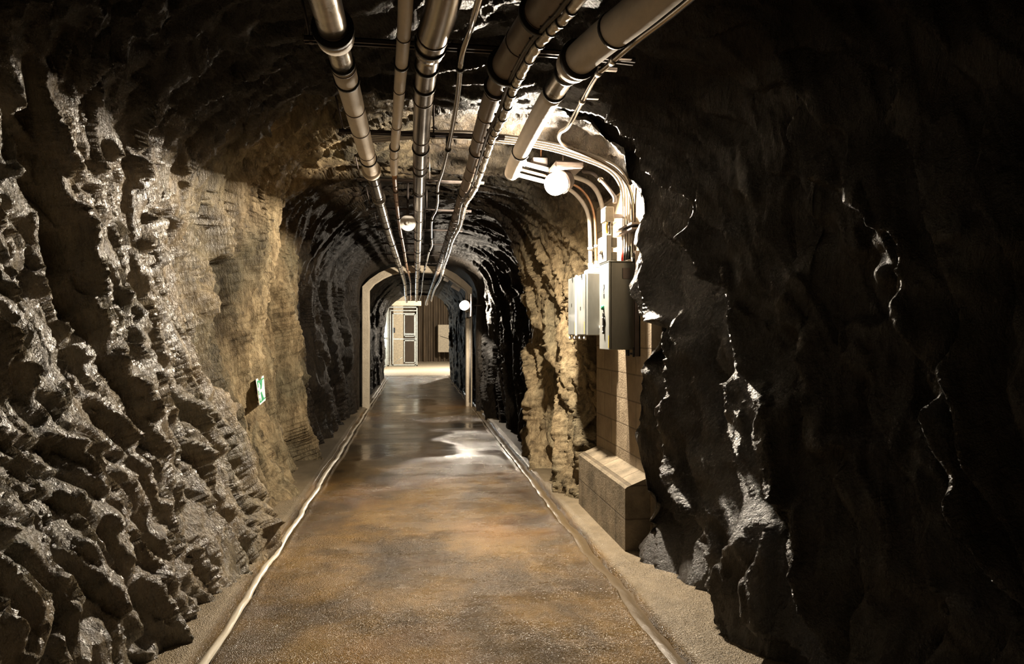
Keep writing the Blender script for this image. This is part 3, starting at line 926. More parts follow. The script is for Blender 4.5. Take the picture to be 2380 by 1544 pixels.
# arch lamp fittings
t = thing('lamp_wiring', (.95, 14.1, 2.5), 'conduit with ballast boxes under the right shoulder of the arch', 'conduit')
YA = 14.12
m = MB(); m.tube(spline([at(1027, 629, Y=YA), at(1045, 640, Y=YA), at(1066, 655, Y=YA), at(1082, 667, Y=YA), at(1086, 690, Y=YA), at(1088, 716, Y=YA)]), .014, 10); m.build('pipe', M['conduit'], t)
for (p, q) in (((1032, 637), (1043, 642)), ((1050, 653), (1069, 664))):
    A = at(*p, Y=YA); B = at(*q, Y=YA)
    m = MB(); m.tube([A, B], .045, 4, smooth=False); m.build('ballast_box', M['conduit'], t)
m = MB(); p_ = at(1088, 722, Y=YA); m.box((p_.x - .05, YA - .04, p_.z - .06), (p_.x + .05, YA + .08, p_.z + .05), .008); m.build('junction_box', M['black'], t)
m = MB(); m.tube([at(1093, 725, Y=14.12), at(1092, 925, Y=14.14)], .02, 10); m.build('downpipe', M['conduit'], t)

# ------------------------------------------------------------------ hanger rails
H = CAM_Z + 1.25            # pipe axis height
H1 = CAM_Z + 1.165          # the wrapped pipe hangs a little lower
RAILS = [1.8, 3.2, 4.62, 6.02, 7.42, 8.85, 10.25, 11.65, 13.05, 16.0, 18.5, 21.0, 23.5]
RZ = H + .09
places = ['near the top of the picture, crossing the front pipe collars', 'second', '']
rail_labels = {1.8: 'hanger rail nearest the camera above the pipes', 3.2: 'curved steel hanger rail crossing above the front pipe collars',
               4.62: 'curved steel hanger rail just in front of the blazing ceiling lamp', 6.02: 'curved steel hanger rail just behind the blazing ceiling lamp',
               7.42: 'curved hanger rail just in front of the round glass lamp', 8.85: 'curved hanger rail just behind the round glass lamp',
               10.25: 'hanger rail second behind the round glass lamp', 11.65: 'hanger rail third behind the round glass lamp',
               13.05: 'hanger rail just in front of the concrete arch', 16.0: 'first hanger rail behind the concrete arch', 18.5: 'second hanger rail behind the concrete arch',
               21.0: 'third hanger rail behind the concrete arch', 23.5: 'hanger rail nearest the far room'}
for y in RAILS:
    xl, xr = -.50, (1.05 if y < 4 else .60)
    t = thing('hanger_rail', (.2, y, RZ), rail_labels[y], 'rail', 'steel rails carrying the ceiling pipes')
    m = MB()
    pts = []
    nseg = 24
    for i in range(nseg + 1):
        x = xl + (xr - xl) * i / nseg
        pts.append((x, RZ + .012 - .05 * max(0, abs(x - .1) - .35) ** 2))
    poly = pts + [(x, z - .014) for (x, z) in pts[::-1]]
    for (y0, y1) in ((y - .022, y - .012), (y + .012, y + .022)):
        for i in range(nseg):
            m.prism([pts[i], pts[i + 1], (pts[i + 1][0], pts[i + 1][1] - .022), (pts[i][0], pts[i][1] - .022)], 'y', y0, y1)
    for i in range(nseg):
        m.prism([pts[i], pts[i + 1], (pts[i + 1][0], pts[i + 1][1] - .005), (pts[i][0], pts[i][1] - .005)], 'y', y - .022, y + .022)
    m.build('channel', M['darkmetal'], t)
    for x in (xl + .03, xr - .05, .12):
        m = MB(); m.tube([(x, y, RZ - .01), (x - (.08 if x < 0 else 0), y, 3.2)], .006, 8); m.tube([(x, y, RZ - .02), (x, y, RZ - .008)], .012, 6)
        m.build('rod', M['darkmetal'], t)

# ------------------------------------------------------------------ ceiling pipes
def clamp_at(pts, y):
    for i in range(len(pts) - 1):
        if pts[i].y <= y <= pts[i + 1].y and pts[i + 1].y > pts[i].y:
            f = (y - pts[i].y) / (pts[i + 1].y - pts[i].y)
            return pts[i].lerp(pts[i + 1], f), (pts[i + 1] - pts[i]).normalized()
    return None, None

def pipe(name, label, cat, path, secs, clampmat='rubber', clamps=True, sub=6, extra=None, n=24, clamp_w=.018, band_every=None, group=None):
    """path: list of (x,y,z); secs: list of (y0,y1,radius,material,partname)"""
    pts = spline(path, sub)
    t = thing(name, pts[0], label, cat, group)
    for (y0, y1, r, mat, pn) in secs:
        seg_ = [p for p in pts if y0 < p.y < y1]
        a, _ = clamp_at(pts, max(y0, pts[0].y + 1e-4)); b, _ = clamp_at(pts, min(y1, max(p.y for p in pts) - 1e-4))
        lst = ([a] if a else []) + seg_ + ([b] if b and y1 < max(p.y for p in pts) else [])
        # drop near duplicates
        out_ = []
        for p in lst:
            if not out_ or (p - out_[-1]).length > 1e-3: out_.append(p)
        if len(out_) > 1:
            m = MB(); m.tube(out_, r, n); m.build(pn, M[mat], t)
    if clamps:
        for y in RAILS:
            p, d_ = clamp_at(pts, y)
            if p is None: continue
            r = .03
            for (y0, y1, rr_, mat, pn) in secs:
                if y0 <= y <= y1: r = rr_
            m = MB(); m.tube([p - d_ * clamp_w / 2, p + d_ * clamp_w / 2], r + .007, n)
            if RZ - (p.z + r) > -.01:
                m.box((p.x - .014, p.y - .009, p.z + r), (p.x + .014, p.y + .009, max(RZ, p.z + r + .004)))
            m.build('clamp', M[clampmat], t)
    if band_every:
        y = 2.2
        while y < 13:
            y += band_every * random.uniform(.7, 1.3)
            p, d_ = clamp_at(pts, y)
            if p is None: continue
            r = .03
            for (y0, y1, rr_, mat, pn) in secs:
                if y0 <= y <= y1: r = rr_
            m = MB(); m.tube([p - d_ * .004, p + d_ * .004], r + .003, n); m.build('band', M['darkmetal'], t)
    if extra: extra(t, pts)
    return t

def collar(t, pts, y, r0, r1, w, mat, name='collar'):
    p, d_ = clamp_at(pts, y)
    m = MB(); m.tube([p - d_ * w / 2, p + d_ * w / 2], [r0, r1], 28); m.build(name, M[mat], t)

YE = 25.6
def straight(x, x0=None, yb=None):
    P = []
    if x0 is not None:
        P += [(x0, 1.2, H), (x0 + (x - x0) * .12, 2.2, H), (x0 + (x - x0) * .7, yb * .85, H), (x, yb, H)]
        ystart = yb + 1
    else:
        P += [(x, 1.2, H)]; ystart = 2.5
    y = ystart
    while y < YE - 1:
        P.append((x, y, H)); y += 1.3
    return P + [(x, YE - .35, H), (x, YE, H + .03), (x + .0, YE + .28, H + .22), (x, YE + .34, H + .85)]

# P1: wrapped pipe at the left
def x1e(t, pts):
    collar(t, pts, 2.72, .073, .073, .065, 'insul'); collar(t, pts, 2.67, .080, .080, .028, 'rubber', 'gasket')
    collar(t, pts, 4.95, .067, .067, .055, 'insul'); collar(t, pts, 5.95, .058, .058, .03, 'metal')
    collar(t, pts, 3.0, .056, .056, .014, 'rubber', 'gasket')
pipe('overhead_pipe', 'pale wrapped pipe, leftmost of the pipes under the roof', 'pipe', [(-.312, y, H1) for y in np.arange(1.1, 7, 1.1)] + [(-.308, 8.0, H1), (-.29, 10.0, H1), (-.27, 12.5, H1), (-.25, 16, H1 + .01), (-.29, 20, H1 + .02), (-.33, YE - .3, H1 + .03), (-.33, YE, H), (-.33, YE + .3, H + .25), (-.33, YE + .32, H + .8)],
     [(1.0, 2.72, .056, 'metal', 'front_section'), (2.72, 3.0, .048, 'metal', 'bare_section'), (3.0, 4.95, .052, 'insul', 'wrapped_section'), (4.95, 40, .044, 'steelpipe', 'rear_section')], band_every=.5, extra=x1e)
# P2: thin grey pipe
pipe('overhead_pipe', 'thin grey pipe between the wrapped pipe and the big steel pipe', 'pipe', [(.0, 1.2, H), (-.025, 2.2, H), (-.045, 2.8, H), (-.075, 3.4, H), (-.115, 4.2, H), (-.155, 5.0, H), (-.175, 6.2, H), (-.185, 8, H), (-.17, 10, H - .02), (-.16, 12.5, H - .03), (-.12, 16, H - .03), (-.14, 20, H - .02), (-.18, YE - .3, H), (-.18, YE, H + .03), (-.16, YE + .3, H + .3), (-.16, YE + .32, H + .8)],
     [(1.0, 5.35, .029, 'insul', 'wrapped_section'), (5.35, 40, .0205, 'copper', 'bare_section')], band_every=.8)
# P3: big shiny steel pipe
def x3e(t, pts):
    collar(t, pts, 3.0, .066, .066, .05, 'steelpipe'); collar(t, pts, 2.96, .072, .072, .02, 'rubber', 'gasket')
    collar(t, pts, 3.45, .058, .058, .02, 'rubber', 'gasket'); collar(t, pts, 5.25, .057, .057, .04, 'rubber', 'gasket')
    collar(t, pts, 14.9, .062, .062, .05, 'metal')
pipe('overhead_pipe', 'big shiny steel pipe running down the middle of the roof', 'pipe', [(.145, 1.2, H), (.135, 2.0, H), (.105, 2.55, H), (.062, 3.0, H), (.042, 3.6, H), (.034, 4.6, H)] + [(.032, y, H) for y in np.arange(6, YE - 1, 1.4)] + [(.03, YE - .3, H), (.03, YE, H + .03), (.03, YE + .3, H + .3), (.03, YE + .32, H + .8)],
     [(1.0, 3.0, .066, 'steelpipe', 'front_section'), (3.0, 40, .052, 'steelpipe', 'rear_section')], band_every=.75, extra=x3e)
# P4: thin wavy conduit
P4 = [(1110, 0, 2.45), (1092, 60, 2.81), (1073, 120, 3.05), (1066, 190, 3.44), (1058, 250, 3.84), (1043, 330, 4.54), (1030, 385, 5.19), (1019, 420, 5.72), (1018, 455, 6.36), (1014, 478, 6.9), (1004, 500, 7.4), (1003, 540, 8.7), (1004, 560, 9.6), (996, 580, 10.6), (990, 607, 12.3), (985, 625, 13.9), (982, 650, 16.9), (980, 672, 20.9), (975, 688, 25.0)]
path4 = [at(a, b, Y=c) for a, b, c in P4]
pipe('overhead_conduit', 'thin wavy metal conduit just right of the big steel pipe', 'conduit', [(path4[0].x + .06, 1.4, H)] + path4, [(1.0, 40, .0135, 'steelpipe', 'run')], clamp_w=.03, n=12)
# P5: big dark wrapped pipe
def x5e(t, pts):
    collar(t, pts, 3.16, .092, .092, .03, 'rubber', 'gasket'); collar(t, pts, 2.62, .088, .088, .02, 'rubber', 'gasket')
    collar(t, pts, 3.42, .066, .066, .012, 'rubber', 'gasket')
pipe('overhead_pipe', 'thick dark wrapped pipe beside the crinkled foil tube', 'pipe', [(.56, 1.2, H), (.53, 2.0, H), (.495, 2.5, H), (.435, 3.0, H), (.405, 3.4, H), (.405, 4.2, H), (.425, 5, H)] + [(.43, y, H) for y in np.arange(6.2, YE - 1, 1.4)] + [(.40, YE - .3, H - .08), (.40, YE, H - .15)],
     [(1.0, 3.16, .070, 'insuldark', 'thick_section'), (3.16, 6.5, .052, 'insuldark', 'wrapped_section'), (6.5, 40, .048, 'insuldark', 'rear_section')], band_every=.35, extra=x5e)
# P6: foil cable
P6 = [(1335, 0, 2.5), (1290, 50, 2.72), (1245, 100, 2.9), (1207, 165, 3.22), (1190, 200, 3.42), (1172, 250, 3.78), (1152, 290, 4.1), (1140, 315, 4.35), (1122, 370, 4.93), (1101, 430, 5.82), (1078, 468, 6.55), (1067, 515, 7.75), (1050, 548, 8.8), (1040, 580, 10.3), (1029, 612, 12.3), (1022, 640, 15.3), (1008, 665, 19), (1000, 690, 24.5)]
path6 = []
for (a, b, c) in P6:
    path6.append(at(a + 3, b, Z=2.665 if b < 600 else 2.70))
pp6 = spline([(path6[0].x + .1, 1.5, 2.67)] + path6, 12)
t = thing('foil_tube', pp6[0], 'bright crinkled foil tube tied along the thick dark pipe', 'tube')
m = MB(); m.tube(pp6, [(.020 + .0022 * math.sin(i * 1.9) + .001 * math.sin(i * .7)) for i in range(len(pp6))], 14); m.build('sleeve', M['foil'], t)
cb = [p + Vector((-.03, 0, .012)) for p in pp6]
m = MB(); m.tube(cb, .011, 10); m.build('inner_cable', M['cable'], t)
for k in range(6, len(pp6) - 2, 7):
    p = pp6[k]; d_ = (pp6[k + 1] - pp6[k - 1]).normalized()
    m = MB(); m.tube([p - d_ * .004, p + d_ * .004], .0245, 12); m.box((p.x - .045, p.y - .004, p.z + .012), (p.x, p.y + .004, p.z + .026)); m.build('tie', M['rubber'], t)
# P7: pale pipe ending by the lamp
def x7e(t, pts):
    collar(t, pts, 3.08, .088, .080, .07, 'insul'); collar(t, pts, 3.03, .092, .092, .025, 'rubber', 'gasket')
    collar(t, pts, 3.44, .062, .062, .014, 'rubber', 'gasket'); collar(t, pts, 2.72, .078, .078, .014, 'rubber', 'gasket')
    e = pts[-1]
    m = MB(); m.lathe([(.056 * math.cos(a), .05 * math.sin(a)) for a in [k * PI / 16 for k in range(9)]], e, (0, 1, -.05), 24); m.build('end_cap', M['insul'], t)
pipe('overhead_pipe', 'thick pale pipe ending in a round cap beside the blazing lamp', 'pipe', [(1.02, 1.2, H), (.95, 2.0, H), (.865, 2.5, H), (.775, 2.85, H), (.72, 3.15, H), (.703, 3.6, H), (.705, 4.2, H), (.72, 4.9, H), (.735, 5.22, H - .005)],
     [(1.0, 3.08, .073, 'insul', 'thick_section'), (3.08, 3.45, .054, 'metal', 'bare_section'), (3.45, 9, .056, 'insul', 'wrapped_section')], extra=x7e)
# P8: thin conduit to the right, looping down into the bundle
P8 = [(1590, 0, 2.58), (1480, 85, 2.9), (1412, 143, 3.18), (1385, 168, 3.32), (1345, 240, 3.78), (1321, 284, 4.1)]
path8 = [(1.2, 1.5, H + .02)] + [at(a, b, Y=c) for a, b, c in P8] + [at(1303, 297, Y=4.45), at(1300, 312, Y=4.75), at(1316, 330, Y=4.86), at(1360, 348, Y=4.86), at(1410, 372, Y=4.86), at(1445, 400, Y=4.86), at(1466, 440, Y=4.86), at(1472, 500, Y=4.86), at(1472, 588, Y=4.86)]
pp8 = spline(path8, 8)
t = thing('overhead_conduit', pp8[0], 'thin conduit right of the pale pipe, looping down to the tall cabinet', 'conduit')
m = MB(); m.tube(pp8, .0145, 12); m.build('run', M['steelpipe'], t)
for k in (22, 30, 38):
    p = pp8[k]; d_ = (pp8[k + 1] - pp8[k - 1]).normalized()
    m = MB(); m.tube([p - d_ * .02, p + d_ * .02], .019, 12); m.box((p.x - .01, p.y - .01, p.z + .01), (p.x + .09, p.y + .01, p.z + .024)); m.build('clamp', M['metal'], t)

# ------------------------------------------------------------------ conduits across the roof down to the cabinets
def run(name, label, pxs, Y, r, mat, group, clips=(), endx=None, ferr=None):
    pts = spline([at(a, b, Y=Y) for a, b in pxs], 8)
    t = thing(name, pts[0], label, 'conduit', group)
    m = MB(); m.tube(pts, r, 12); m.build('run', M[mat], t)
    if ferr:
        e = pts[-1]
        m = MB(); m.tube([e, e + Vector((0, 0, .03))], r * 1.5, 6); m.build('gland', M['white'], t)
        m = MB(); m.tube([e + Vector((0, 0, .03)), e + Vector((0, 0, .12))], r * 1.15, 12); m.build('sleeve', M[ferr], t)
    return t

lab4 = ['slim conduit dropping to the tall cabinet, front one of four', 'slim conduit dropping to the tall cabinet, second of four',
        'slim conduit dropping to the tall cabinet, third of four', 'slim conduit dropping to the tall cabinet, ending in a red sleeve']
base_px = [(850, 318), (960, 308), (1080, 308), (1180, 318), (1240, 327), (1290, 337), (1340, 352), (1395, 372), (1425, 390), (1443, 415), (1450, 445), (1451, 500), (1451, 589)]
for k in range(4):
    Yk = 4.87 + .058 * k
    # same real path at each depth
    ref = [at(a, b, Y=5.0) for a, b in base_px]
    off = .022 * (3 - k) * 0
    pts_w = [Vector((p.x, Yk, p.z)) for p in ref]
    pts = spline(pts_w, 8)
    t = thing('slim_conduit', pts[-1], lab4[k], 'conduit', 'slim conduits dropping to the tall cabinet')
    m = MB(); m.tube(pts, .0085, 12); m.build('run', M['conduit'], t)
    e = Vector((pts[-1].x, Yk, 2.03))
    m = MB(); m.tube([e, e + Vector((0, 0, .022))], .015, 6); m.build('gland', M['white'], t)
    m = MB(); m.tube([e + Vector((0, 0, .022)), e + Vector((0, 0, .12))], .0115, 12); m.build('sleeve', M['red' if k == 3 else 'black'], t)
# clamp bar holding the four to the wall
t = thing('clamp_bar', (1.55, 4.98, 2.29), 'black clamp bar fixing the slim conduits to the block wall', 'clamp')
m = MB(); m.box((1.525, 4.70, 2.285), (1.605, 5.10, 2.30)); m.box((1.525, 4.70, 2.25), (1.605, 5.10, 2.262)); m.build('bar', M['darkmetal'], t)
m = MB(); m.box((1.585, 4.70, 2.25), (1.60, 4.73, 2.30)); m.build('bracket', M['darkmetal'], t)

px3 = [(1183, 376), (1225, 388), (1275, 401), (1318, 413), (1348, 428), (1370, 455), (1381, 490), (1384, 530), (1385, 600)]
for k, (lab, mt, r) in enumerate((('bright conduit from the lamp to the double cabinet, nearest of three', 'conduit', .019), ('coppery conduit from the lamp to the double cabinet, between two bright ones', 'copper', .011), ('bright conduit from the lamp to the double cabinet, farthest of three', 'conduit', .017))):
    ref = [at(a, b, Y=5.5) for a, b in px3]
    dx = (.055, .0, -.03)[k]; dz = (.03, .0, -.03)[k]
    Yk = (5.42, 5.50, 5.56)[k]
    pts = spline([Vector((p.x + (dx if i > 3 else dx * .4), Yk, p.z + dz * (1 if i < 6 else .4))) for i, p in enumerate(ref)], 8)
    t = thing('thick_conduit', pts[-1], lab, 'conduit', 'conduits between the lamp and the double cabinet')
    m = MB(); m.tube(pts, r, 14); m.build('run', M[mt], t)
    e = pts[-1]
    m = MB(); m.tube([Vector((e.x, Yk, 1.995)), Vector((e.x, Yk, 2.03))], r * 1.7, 6); m.tube([Vector((e.x, Yk, 2.03)), Vector((e.x, Yk, e.z + .01))], r * 1.2, 12); m.build('gland', M['white'], t)
    for kk in (5, 60):
        if kk < len(pts) - 1:
            p = pts[kk]; d_ = (pts[kk + 1] - pts[kk - 1]).normalized()
            m = MB(); m.tube([p - d_ * .012, p + d_ * .012], r * 1.35, 12); m.build('saddle', M['white'], t)
# dark tube behind the lamp down to the small box
t = thing('flexible_tube', at(1425, 455, Y=5.02), 'black flexible tube from the lamp base to the small junction box', 'tube')
pts = spline([at(1352, 388, Y=5.36), at(1378, 393, Y=5.3), at(1400, 412, Y=5.15), at(1417, 432, Y=5.06), at(1428, 448, Y=5.03), at(1429, 462, Y=5.02)], 8)
m = MB(); m.tube(pts, .015, 12); m.build('hose', M['cable'], t)
p = pts[14]; d_ = (pts[15] - pts[13]).normalized()
m = MB(); m.tube([p - d_ * .015, p + d_ * .015], .021, 12); m.build('clip', M['metal'], t)
# lamp bracket
t = thing('lamp_bracket', (1.2, 5.5, 2.84), 'grey steel bracket holding the blazing lamp to the conduits', 'bracket')
m = MB(); m.box((1.08, 5.20, 2.835), (1.26, 5.58, 2.85), .003); m.box((1.16, 5.30, 2.73), (1.21, 5.36, 2.79), .003); m.build('plate', M['darkmetal'], t)
m = MB(); m.box((1.06, 5.14, 2.785), (1.29, 5.40, 2.835), .012); m.build('roof_shade_box', M['darkmetal'], t)  # box added over the lamp to keep its light off the roof
m = MB(); m.tube([(1.2, 5.5, 2.81), (1.2, 5.5, 3.15)], .008, 8); m.build('rod', M['darkmetal'], t)
m = MB(); p = at(1255, 368, Y=5.5); m.box((p.x - .07, 5.44, p.z - .03), (p.x + .06, 5.56, p.z + .03), .006); m.build('terminal_box', M['darkmetal'], t)
m = MB(); m.tube([(p.x + .01, 5.5, p.z + .03), (p.x + .01, 5.5, p.z + .12)], .008, 8); m.build('stem', M['copper'], t)

# ------------------------------------------------------------------ tall cabinet
t = thing('tall_cabinet', (1.5, 4.95, 1.38), 'tall grey steel cabinet nearest the camera on the block wall', 'cabinet')
m = MB(); m.box((1.412, 4.84, 1.385), (1.60, 5.09, 2.03), .006); m.build('body', M['cabinet'], t)
m = MB(); m.box((1.397, 4.835, 1.385), (1.411, 5.095, 2.028), .004); m.build('door', M['cabdoor'], t)
m = MB(); m.box((1.395, 4.83, 2.028), (1.603, 5.10, 2.036), .002); m.build('top_cap', M['cabinet'], t)
m = MB(); m.box((1.50, 4.832, 1.905), (1.56, 4.842, 1.985), .002); m.build('blank_plate', M['darkmetal'], t)
dd = t
# lever handle and small markings on the door
m = MB(); m.lathe([(0, 0), (.03, 0), (.03, .008), (0, .008)], (1.397, 4.955, 1.60), (-1, 0, 0), 24)
m.box((1.384, 4.94, 1.50), (1.392, 4.97, 1.66), .004); m.build('handle', M['black'], dd)
m = MB()
for zz in (1.515, 1.555, 1.62):
    m.lathe([(0, 0), (.008, 0), (.008, .004), (0, .004)], (1.384, 4.955, zz), (-1, 0, 0), 12)
m.build('screws', M['white'], dd)
m = MB(); m.lathe([(0, 0), (.02, 0), (.017, .016), (0, .016)], (1.397, 4.98, 1.70), (-1, 0, 0), 20); m.build('green_knob', M['green'], dd)
# three small characters one above the other
def glyph(m, ch, y, z, s, x):
    segs = {'3': [(0, 1, 1, 1), (1, 1, 1, .5), (.2, .5, 1, .5), (1, .5, 1, 0), (0, 0, 1, 0)], '1': [(.5, 0, .5, 1), (.2, .75, .5, 1)],
            '8': [(0, 0, 1, 0), (0, .5, 1, .5), (0, 1, 1, 1), (0, 0, 0, 1), (1, 0, 1, 1)]}[ch]
    w_ = s * .09
    for (a, b, c, d__) in segs:
        ya, yb = y - (a - .5) * s * .6, y - (c - .5) * s * .6
        za, zb = z + b * s, z + d__ * s
        m.box((x, min(ya, yb) - w_, min(za, zb) - w_), (x - .0015, max(ya, yb) + w_, max(za, zb) + w_))
m = MB()
glyph(m, '3', 4.965, 1.842, .026, 1.3968); glyph(m, '1', 4.965, 1.808, .026, 1.3968); glyph(m, '8', 4.965, 1.772, .026, 1.3968)
m.build('marking', M['black'], dd)
m = MB(); m.box((1.3955, 4.838, 1.40), (1.3975, 4.848, 1.49)); m.build('yellow_tape', M['yellow'], dd)
m = MB(); m.tube([(1.545, 4.86, 1.34), (1.545, 4.86, 1.39)], .014, 6); m.tube([(1.56, 4.86, 1.355), (1.60, 4.86, 1.355)], .008, 8); m.build('bottom_bolt', M['black'], dd)

# ------------------------------------------------------------------ double cabinet
t = thing('double_cabinet', (1.47, 5.6, 1.49), 'grey steel double cabinet beyond the tall cabinet', 'cabinet')
m = MB(); m.box((1.352, 5.30, 1.49), (1.60, 5.93, 1.99), .006); m.build('body', M['cabdoor'], t)
for (y0, y1) in ((5.325, 5.60), (5.65, 5.92)):
    m = MB(); m.box((1.338, y0, 1.495), (1.351, y1, 1.985), .004)
    dr = m.build('door', M['cabdoor'], t)
    m = MB(); yc = (y0 + y1) / 2
    glyph(m, '8', yc, 1.70 if y0 < 5.5 else 1.74, .022, 1.3378); 
    mk = m.build('lock_mark', M['black'], dr)
    mk.location = (0, 0, 0)
    m = MB(); m.box((1.3365, y0 + .005, 1.50), (1.3385, y0 + .015, 1.60)); yt = m.build('yellow_tape', M['yellow'], dr); yt.location = (0, 0, 0)
    m = MB(); m.box((1.332, y0 + .08, 1.958), (1.34, y0 + .10, 1.99), .001); hg = m.build('latch', M['black'], dr); hg.location = (0, 0, 0)
m = MB(); m.box((1.334, 5.602, 1.485), (1.35, 5.648, 1.995), .003); m.build('centre_post', M['white'], t)
for yy in (5.36, 5.52, 5.70, 5.88):
    m = MB(); m.lathe([(0, 0), (.013, 0), (.013, .022), (.007, .028), (.007, .05)], (1.348, yy, 1.452), (0, 0, 1), 14); m.build('foot_knob', M['white'], t)
m = MB(); m.box((1.40, 5.34, 1.99), (1.56, 5.60, 2.035), .01); m.box((1.43, 5.38, 2.035), (1.54, 5.58, 2.07), .012); m.build('gland_box', M['white'], t)
m = MB(); m.lathe([(0, 0), (.04, 0), (.036, .03), (0, .03)], (1.49, 5.30, 1.555), (0, -1, 0), 24); m.build('round_knob', M['white'], t)
m = MB(); m.box((1.455, 5.288, 1.80), (1.50, 5.30, 1.90), .004); m.build('switch_plate', M['white'], t)

# ------------------------------------------------------------------ meter box, relays, junction box, rail
t = thing('meter_box', (1.41, 5.0, 2.04), 'small white box with clear window standing above the tall cabinet', 'meter box')
m = MB(); m.box((1.392, 4.88, 2.037), (1.432, 5.12, 2.235), .005); m.build('body', M['white'], t)
m = MB(); m.box((1.3905, 4.90, 2.065), (1.3925, 5.10, 2.205)); m.build('window', M['grey'], t)
m = MB(); m.lathe([(0, 0), (.022, 0), (.018, .02), (0, .02)], (1.391, 5.0, 2.12), (-1, 0, 0), 18); m.build('dial', M['white'], t)
m = MB(); m.box((1.40, 4.93, 2.235), (1.43, 5.02, 2.25), .003); m.build('top_gland', M['white'], t)
for z0, z1, lab in ((2.142, 2.213, 'upper of two small grey relay boxes beside the white meter box'), (2.038, 2.106, 'lower of two small grey relay boxes beside the white meter box')):
    t = thing('relay_box', (1.455, 4.90, z0), lab, 'relay box', 'grey relay boxes beside the meter box')
    m = MB(); m.box((1.433, 4.872, z0), (1.47, 4.93, z1), .003); m.build('body', M['grey'], t)
    m = MB(); m.box((1.44, 4.869, z0 + .01), (1.465, 4.873, z1 - .01), .001); m.build('cover', M['grey'], t)
t = thing('junction_box', (1.43, 5.0, 2.34), 'small beige junction box with two knockouts above the meter box', 'junction box')
m = MB(); m.box((1.398, 4.93, 2.340), (1.465, 5.06, 2.452), .006); m.build('body', M['grey'], t)
for zz in (2.37, 2.425):
    m = MB(); m.lathe([(.0135, 0), (.0135, .0025), (.011, .0025), (.011, .0)], (1.442, 4.931, zz), (0, -1, 0), 20); m.build('knockout', M['grey'], t)
m = MB(); m.tube([(1.44, 4.97, 2.342), (1.44, 4.97, 2.25)], .010, 10); m.build('black_cable', M['cable'], t)
m = MB(); m.tube(spline([(1.415, 4.95, 2.342), (1.408, 4.945, 2.30), (1.418, 4.95, 2.25)], 6), .006, 8); m.build('earth_wire', M['yellow'], t)
m = MB(); m.box((1.46, 5.006, 2.38), (1.61, 5.026, 2.41)); m.build('bracket', M['darkmetal'], t)
t = thing('mounting_rail', (1.58, 4.75, 1.36), 'upright dark steel rail on the block wall beside the tall cabinet', 'rail')
m = MB(); m.box((1.562, 4.735, 1.34), (1.60, 4.742, 2.10)); m.box((1.562, 4.762, 1.34), (1.60, 4.769, 2.10)); m.box((1.592, 4.735, 1.34), (1.60, 4.769, 2.10)); m.build('channel', M['darkmetal'], t)
for zz in (1.37, 2.05):
    m = MB(); m.tube([(1.55, 4.752, zz), (1.60, 4.752, zz)], .014, 6, smooth=False); m.tube([(1.555, 4.752 , zz - .035), (1.555, 4.752, zz + .035)], .008, 6, smooth=False); m.build('bolt', M['black'], t)

# ------------------------------------------------------------------ unlit round glass lamp
c = at(948, 508.5, Y=7.0)
t = thing('round_lamp', c, 'unlit round glass lamp hanging beside the big steel pipe', 'lamp')
R0 = .081
m = MB(); m.lathe([(R0, 0), (R0, -.012), (R0 * .97, -.014), (R0 * .96, 0), (R0, 0)], c, (0, -1, 0), 40); m.build('rim', M['reflect'], t)
m = MB(); m.lathe([(R0 * .97 * math.cos(a), .055 * math.sin(a)) for a in [k * PI / 20 for k in range(11)]], c, (0, -1, 0), 40); m.build('glass_dome', M['glass'], t)
m = MB(); m.lathe([(R0 * .96, -.005), (R0 * .6, .006), (R0 * .3, .0), (0, 0)], c, (0, -1, 0), 32); m.build('reflector', M['reflect'], t)
m = MB(); m.lathe([(.024, .0), (.024, .03), (.012, .03), (.010, .02), (0, .02)], c, (0, -1, 0), 20); m.build('socket', M['white'], t)
m = MB(); m.tube([c + Vector((0, .01, 0)), c + Vector((0, .03, 0)), c + Vector((0, .03, .09)), (c.x, c.y + .03, 3.25)], .012, 10); m.build('stem', M['darkmetal'], t)

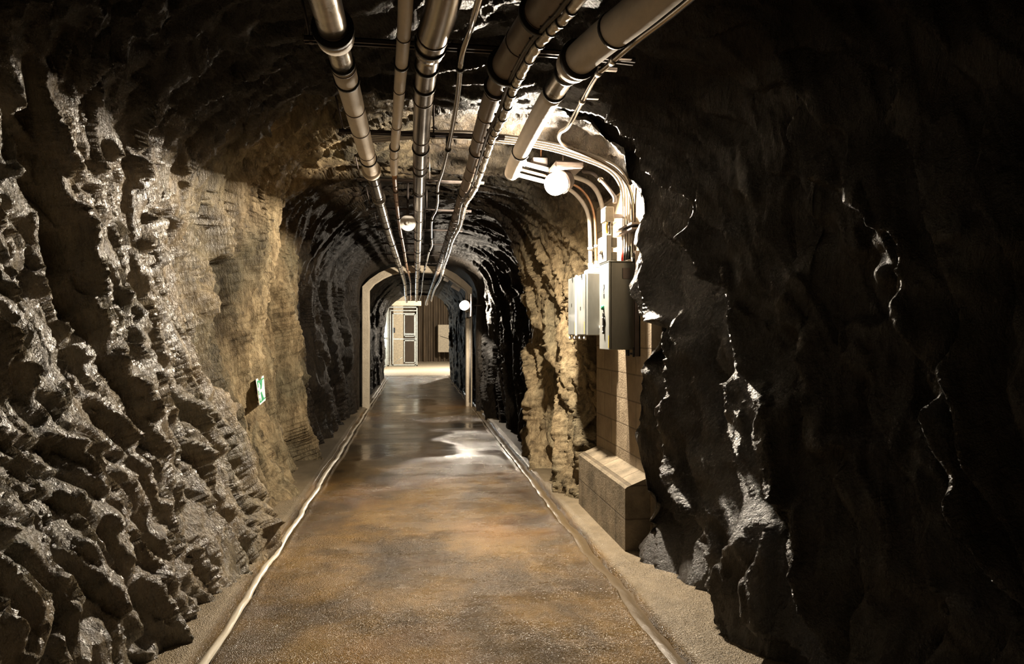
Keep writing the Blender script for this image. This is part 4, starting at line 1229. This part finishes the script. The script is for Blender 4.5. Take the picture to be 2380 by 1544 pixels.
# ------------------------------------------------------------------ green and white sign on the left wall
A = at(595, 872, Y=5.92); B = at(613, 863, Y=6.20); Cc = at(617.5, 920.5, Y=6.20); D = at(604, 932, Y=5.92)
A = Vector((-1.335, 5.90, 1.10)); 
A = at(595, 872, Y=5.86); B = at(613, 863, Y=6.12); Cc = at(617.5, 920.5, Y=6.12); D = at(604, 932, Y=5.86)
nrm_s = (B - A).cross(D - A).normalized()
if nrm_s.x < 0: nrm_s = -nrm_s
def sp(u, v, h=0):     # u from the near edge to the far edge, v downwards
    return A.lerp(B, u).lerp(D.lerp(Cc, u), v) + nrm_s * h
def slab(m, poly, h0, h1):
    n_ = len(poly)
    vs_ = [sp(u, v, h0) for u, v in poly] + [sp(u, v, h1) for u, v in poly]
    fs = [tuple(range(n_)), tuple(range(2 * n_ - 1, n_ - 1, -1))] + [(i, n_ + i, n_ + (i + 1) % n_, (i + 1) % n_) for i in range(n_)]
    m.add(vs_, fs)
t = thing('wall_sign', (A + Cc) / 2, 'green and white rectangular sign standing off the left rock wall', 'sign')
m = MB(); [slab(m, [(i / 6, j / 8), ((i + 1) / 6, j / 8), ((i + 1) / 6, (j + 1) / 8), (i / 6, (j + 1) / 8)], -.004, 0) for i in range(6) for j in range(8)]; m.build('plate', M['signwhite'], t)
m = MB()
for q in ([(.08, .08), (.93, .08), (.93, .125), (.08, .17)], [(.08, .17), (.15, .165), (.13, .34), (.07, .34)], [(.30, .14), (.70, .12), (.62, .30), (.42, .30)],
          [(.42, .295), (.62, .295), (.50, .44), (.36, .46)], [(.32, .58), (.48, .56), (.52, .68), (.36, .70)], [(.36, .695), (.54, .68), (.66, .84), (.40, .84)],
          [(.34, .835), (.70, .835), (.74, .90), (.30, .90)], [(.07, .94), (.07, .89), (.93, .86), (.93, .90)], [(.05, .76), (.12, .75), (.14, .90), (.05, .91)],
          [(.04, .46), (.09, .45), (.09, .62), (.04, .63)]):
    slab(m, q, .0003, .004)
m.build('green_figure', M['green'], t)
for u in (.3, .7):
    m = MB(); m.tube([sp(u, .5, -.003), sp(u, .5, -.32)], .006, 8); m.build('standoff', M['darkmetal'], t)
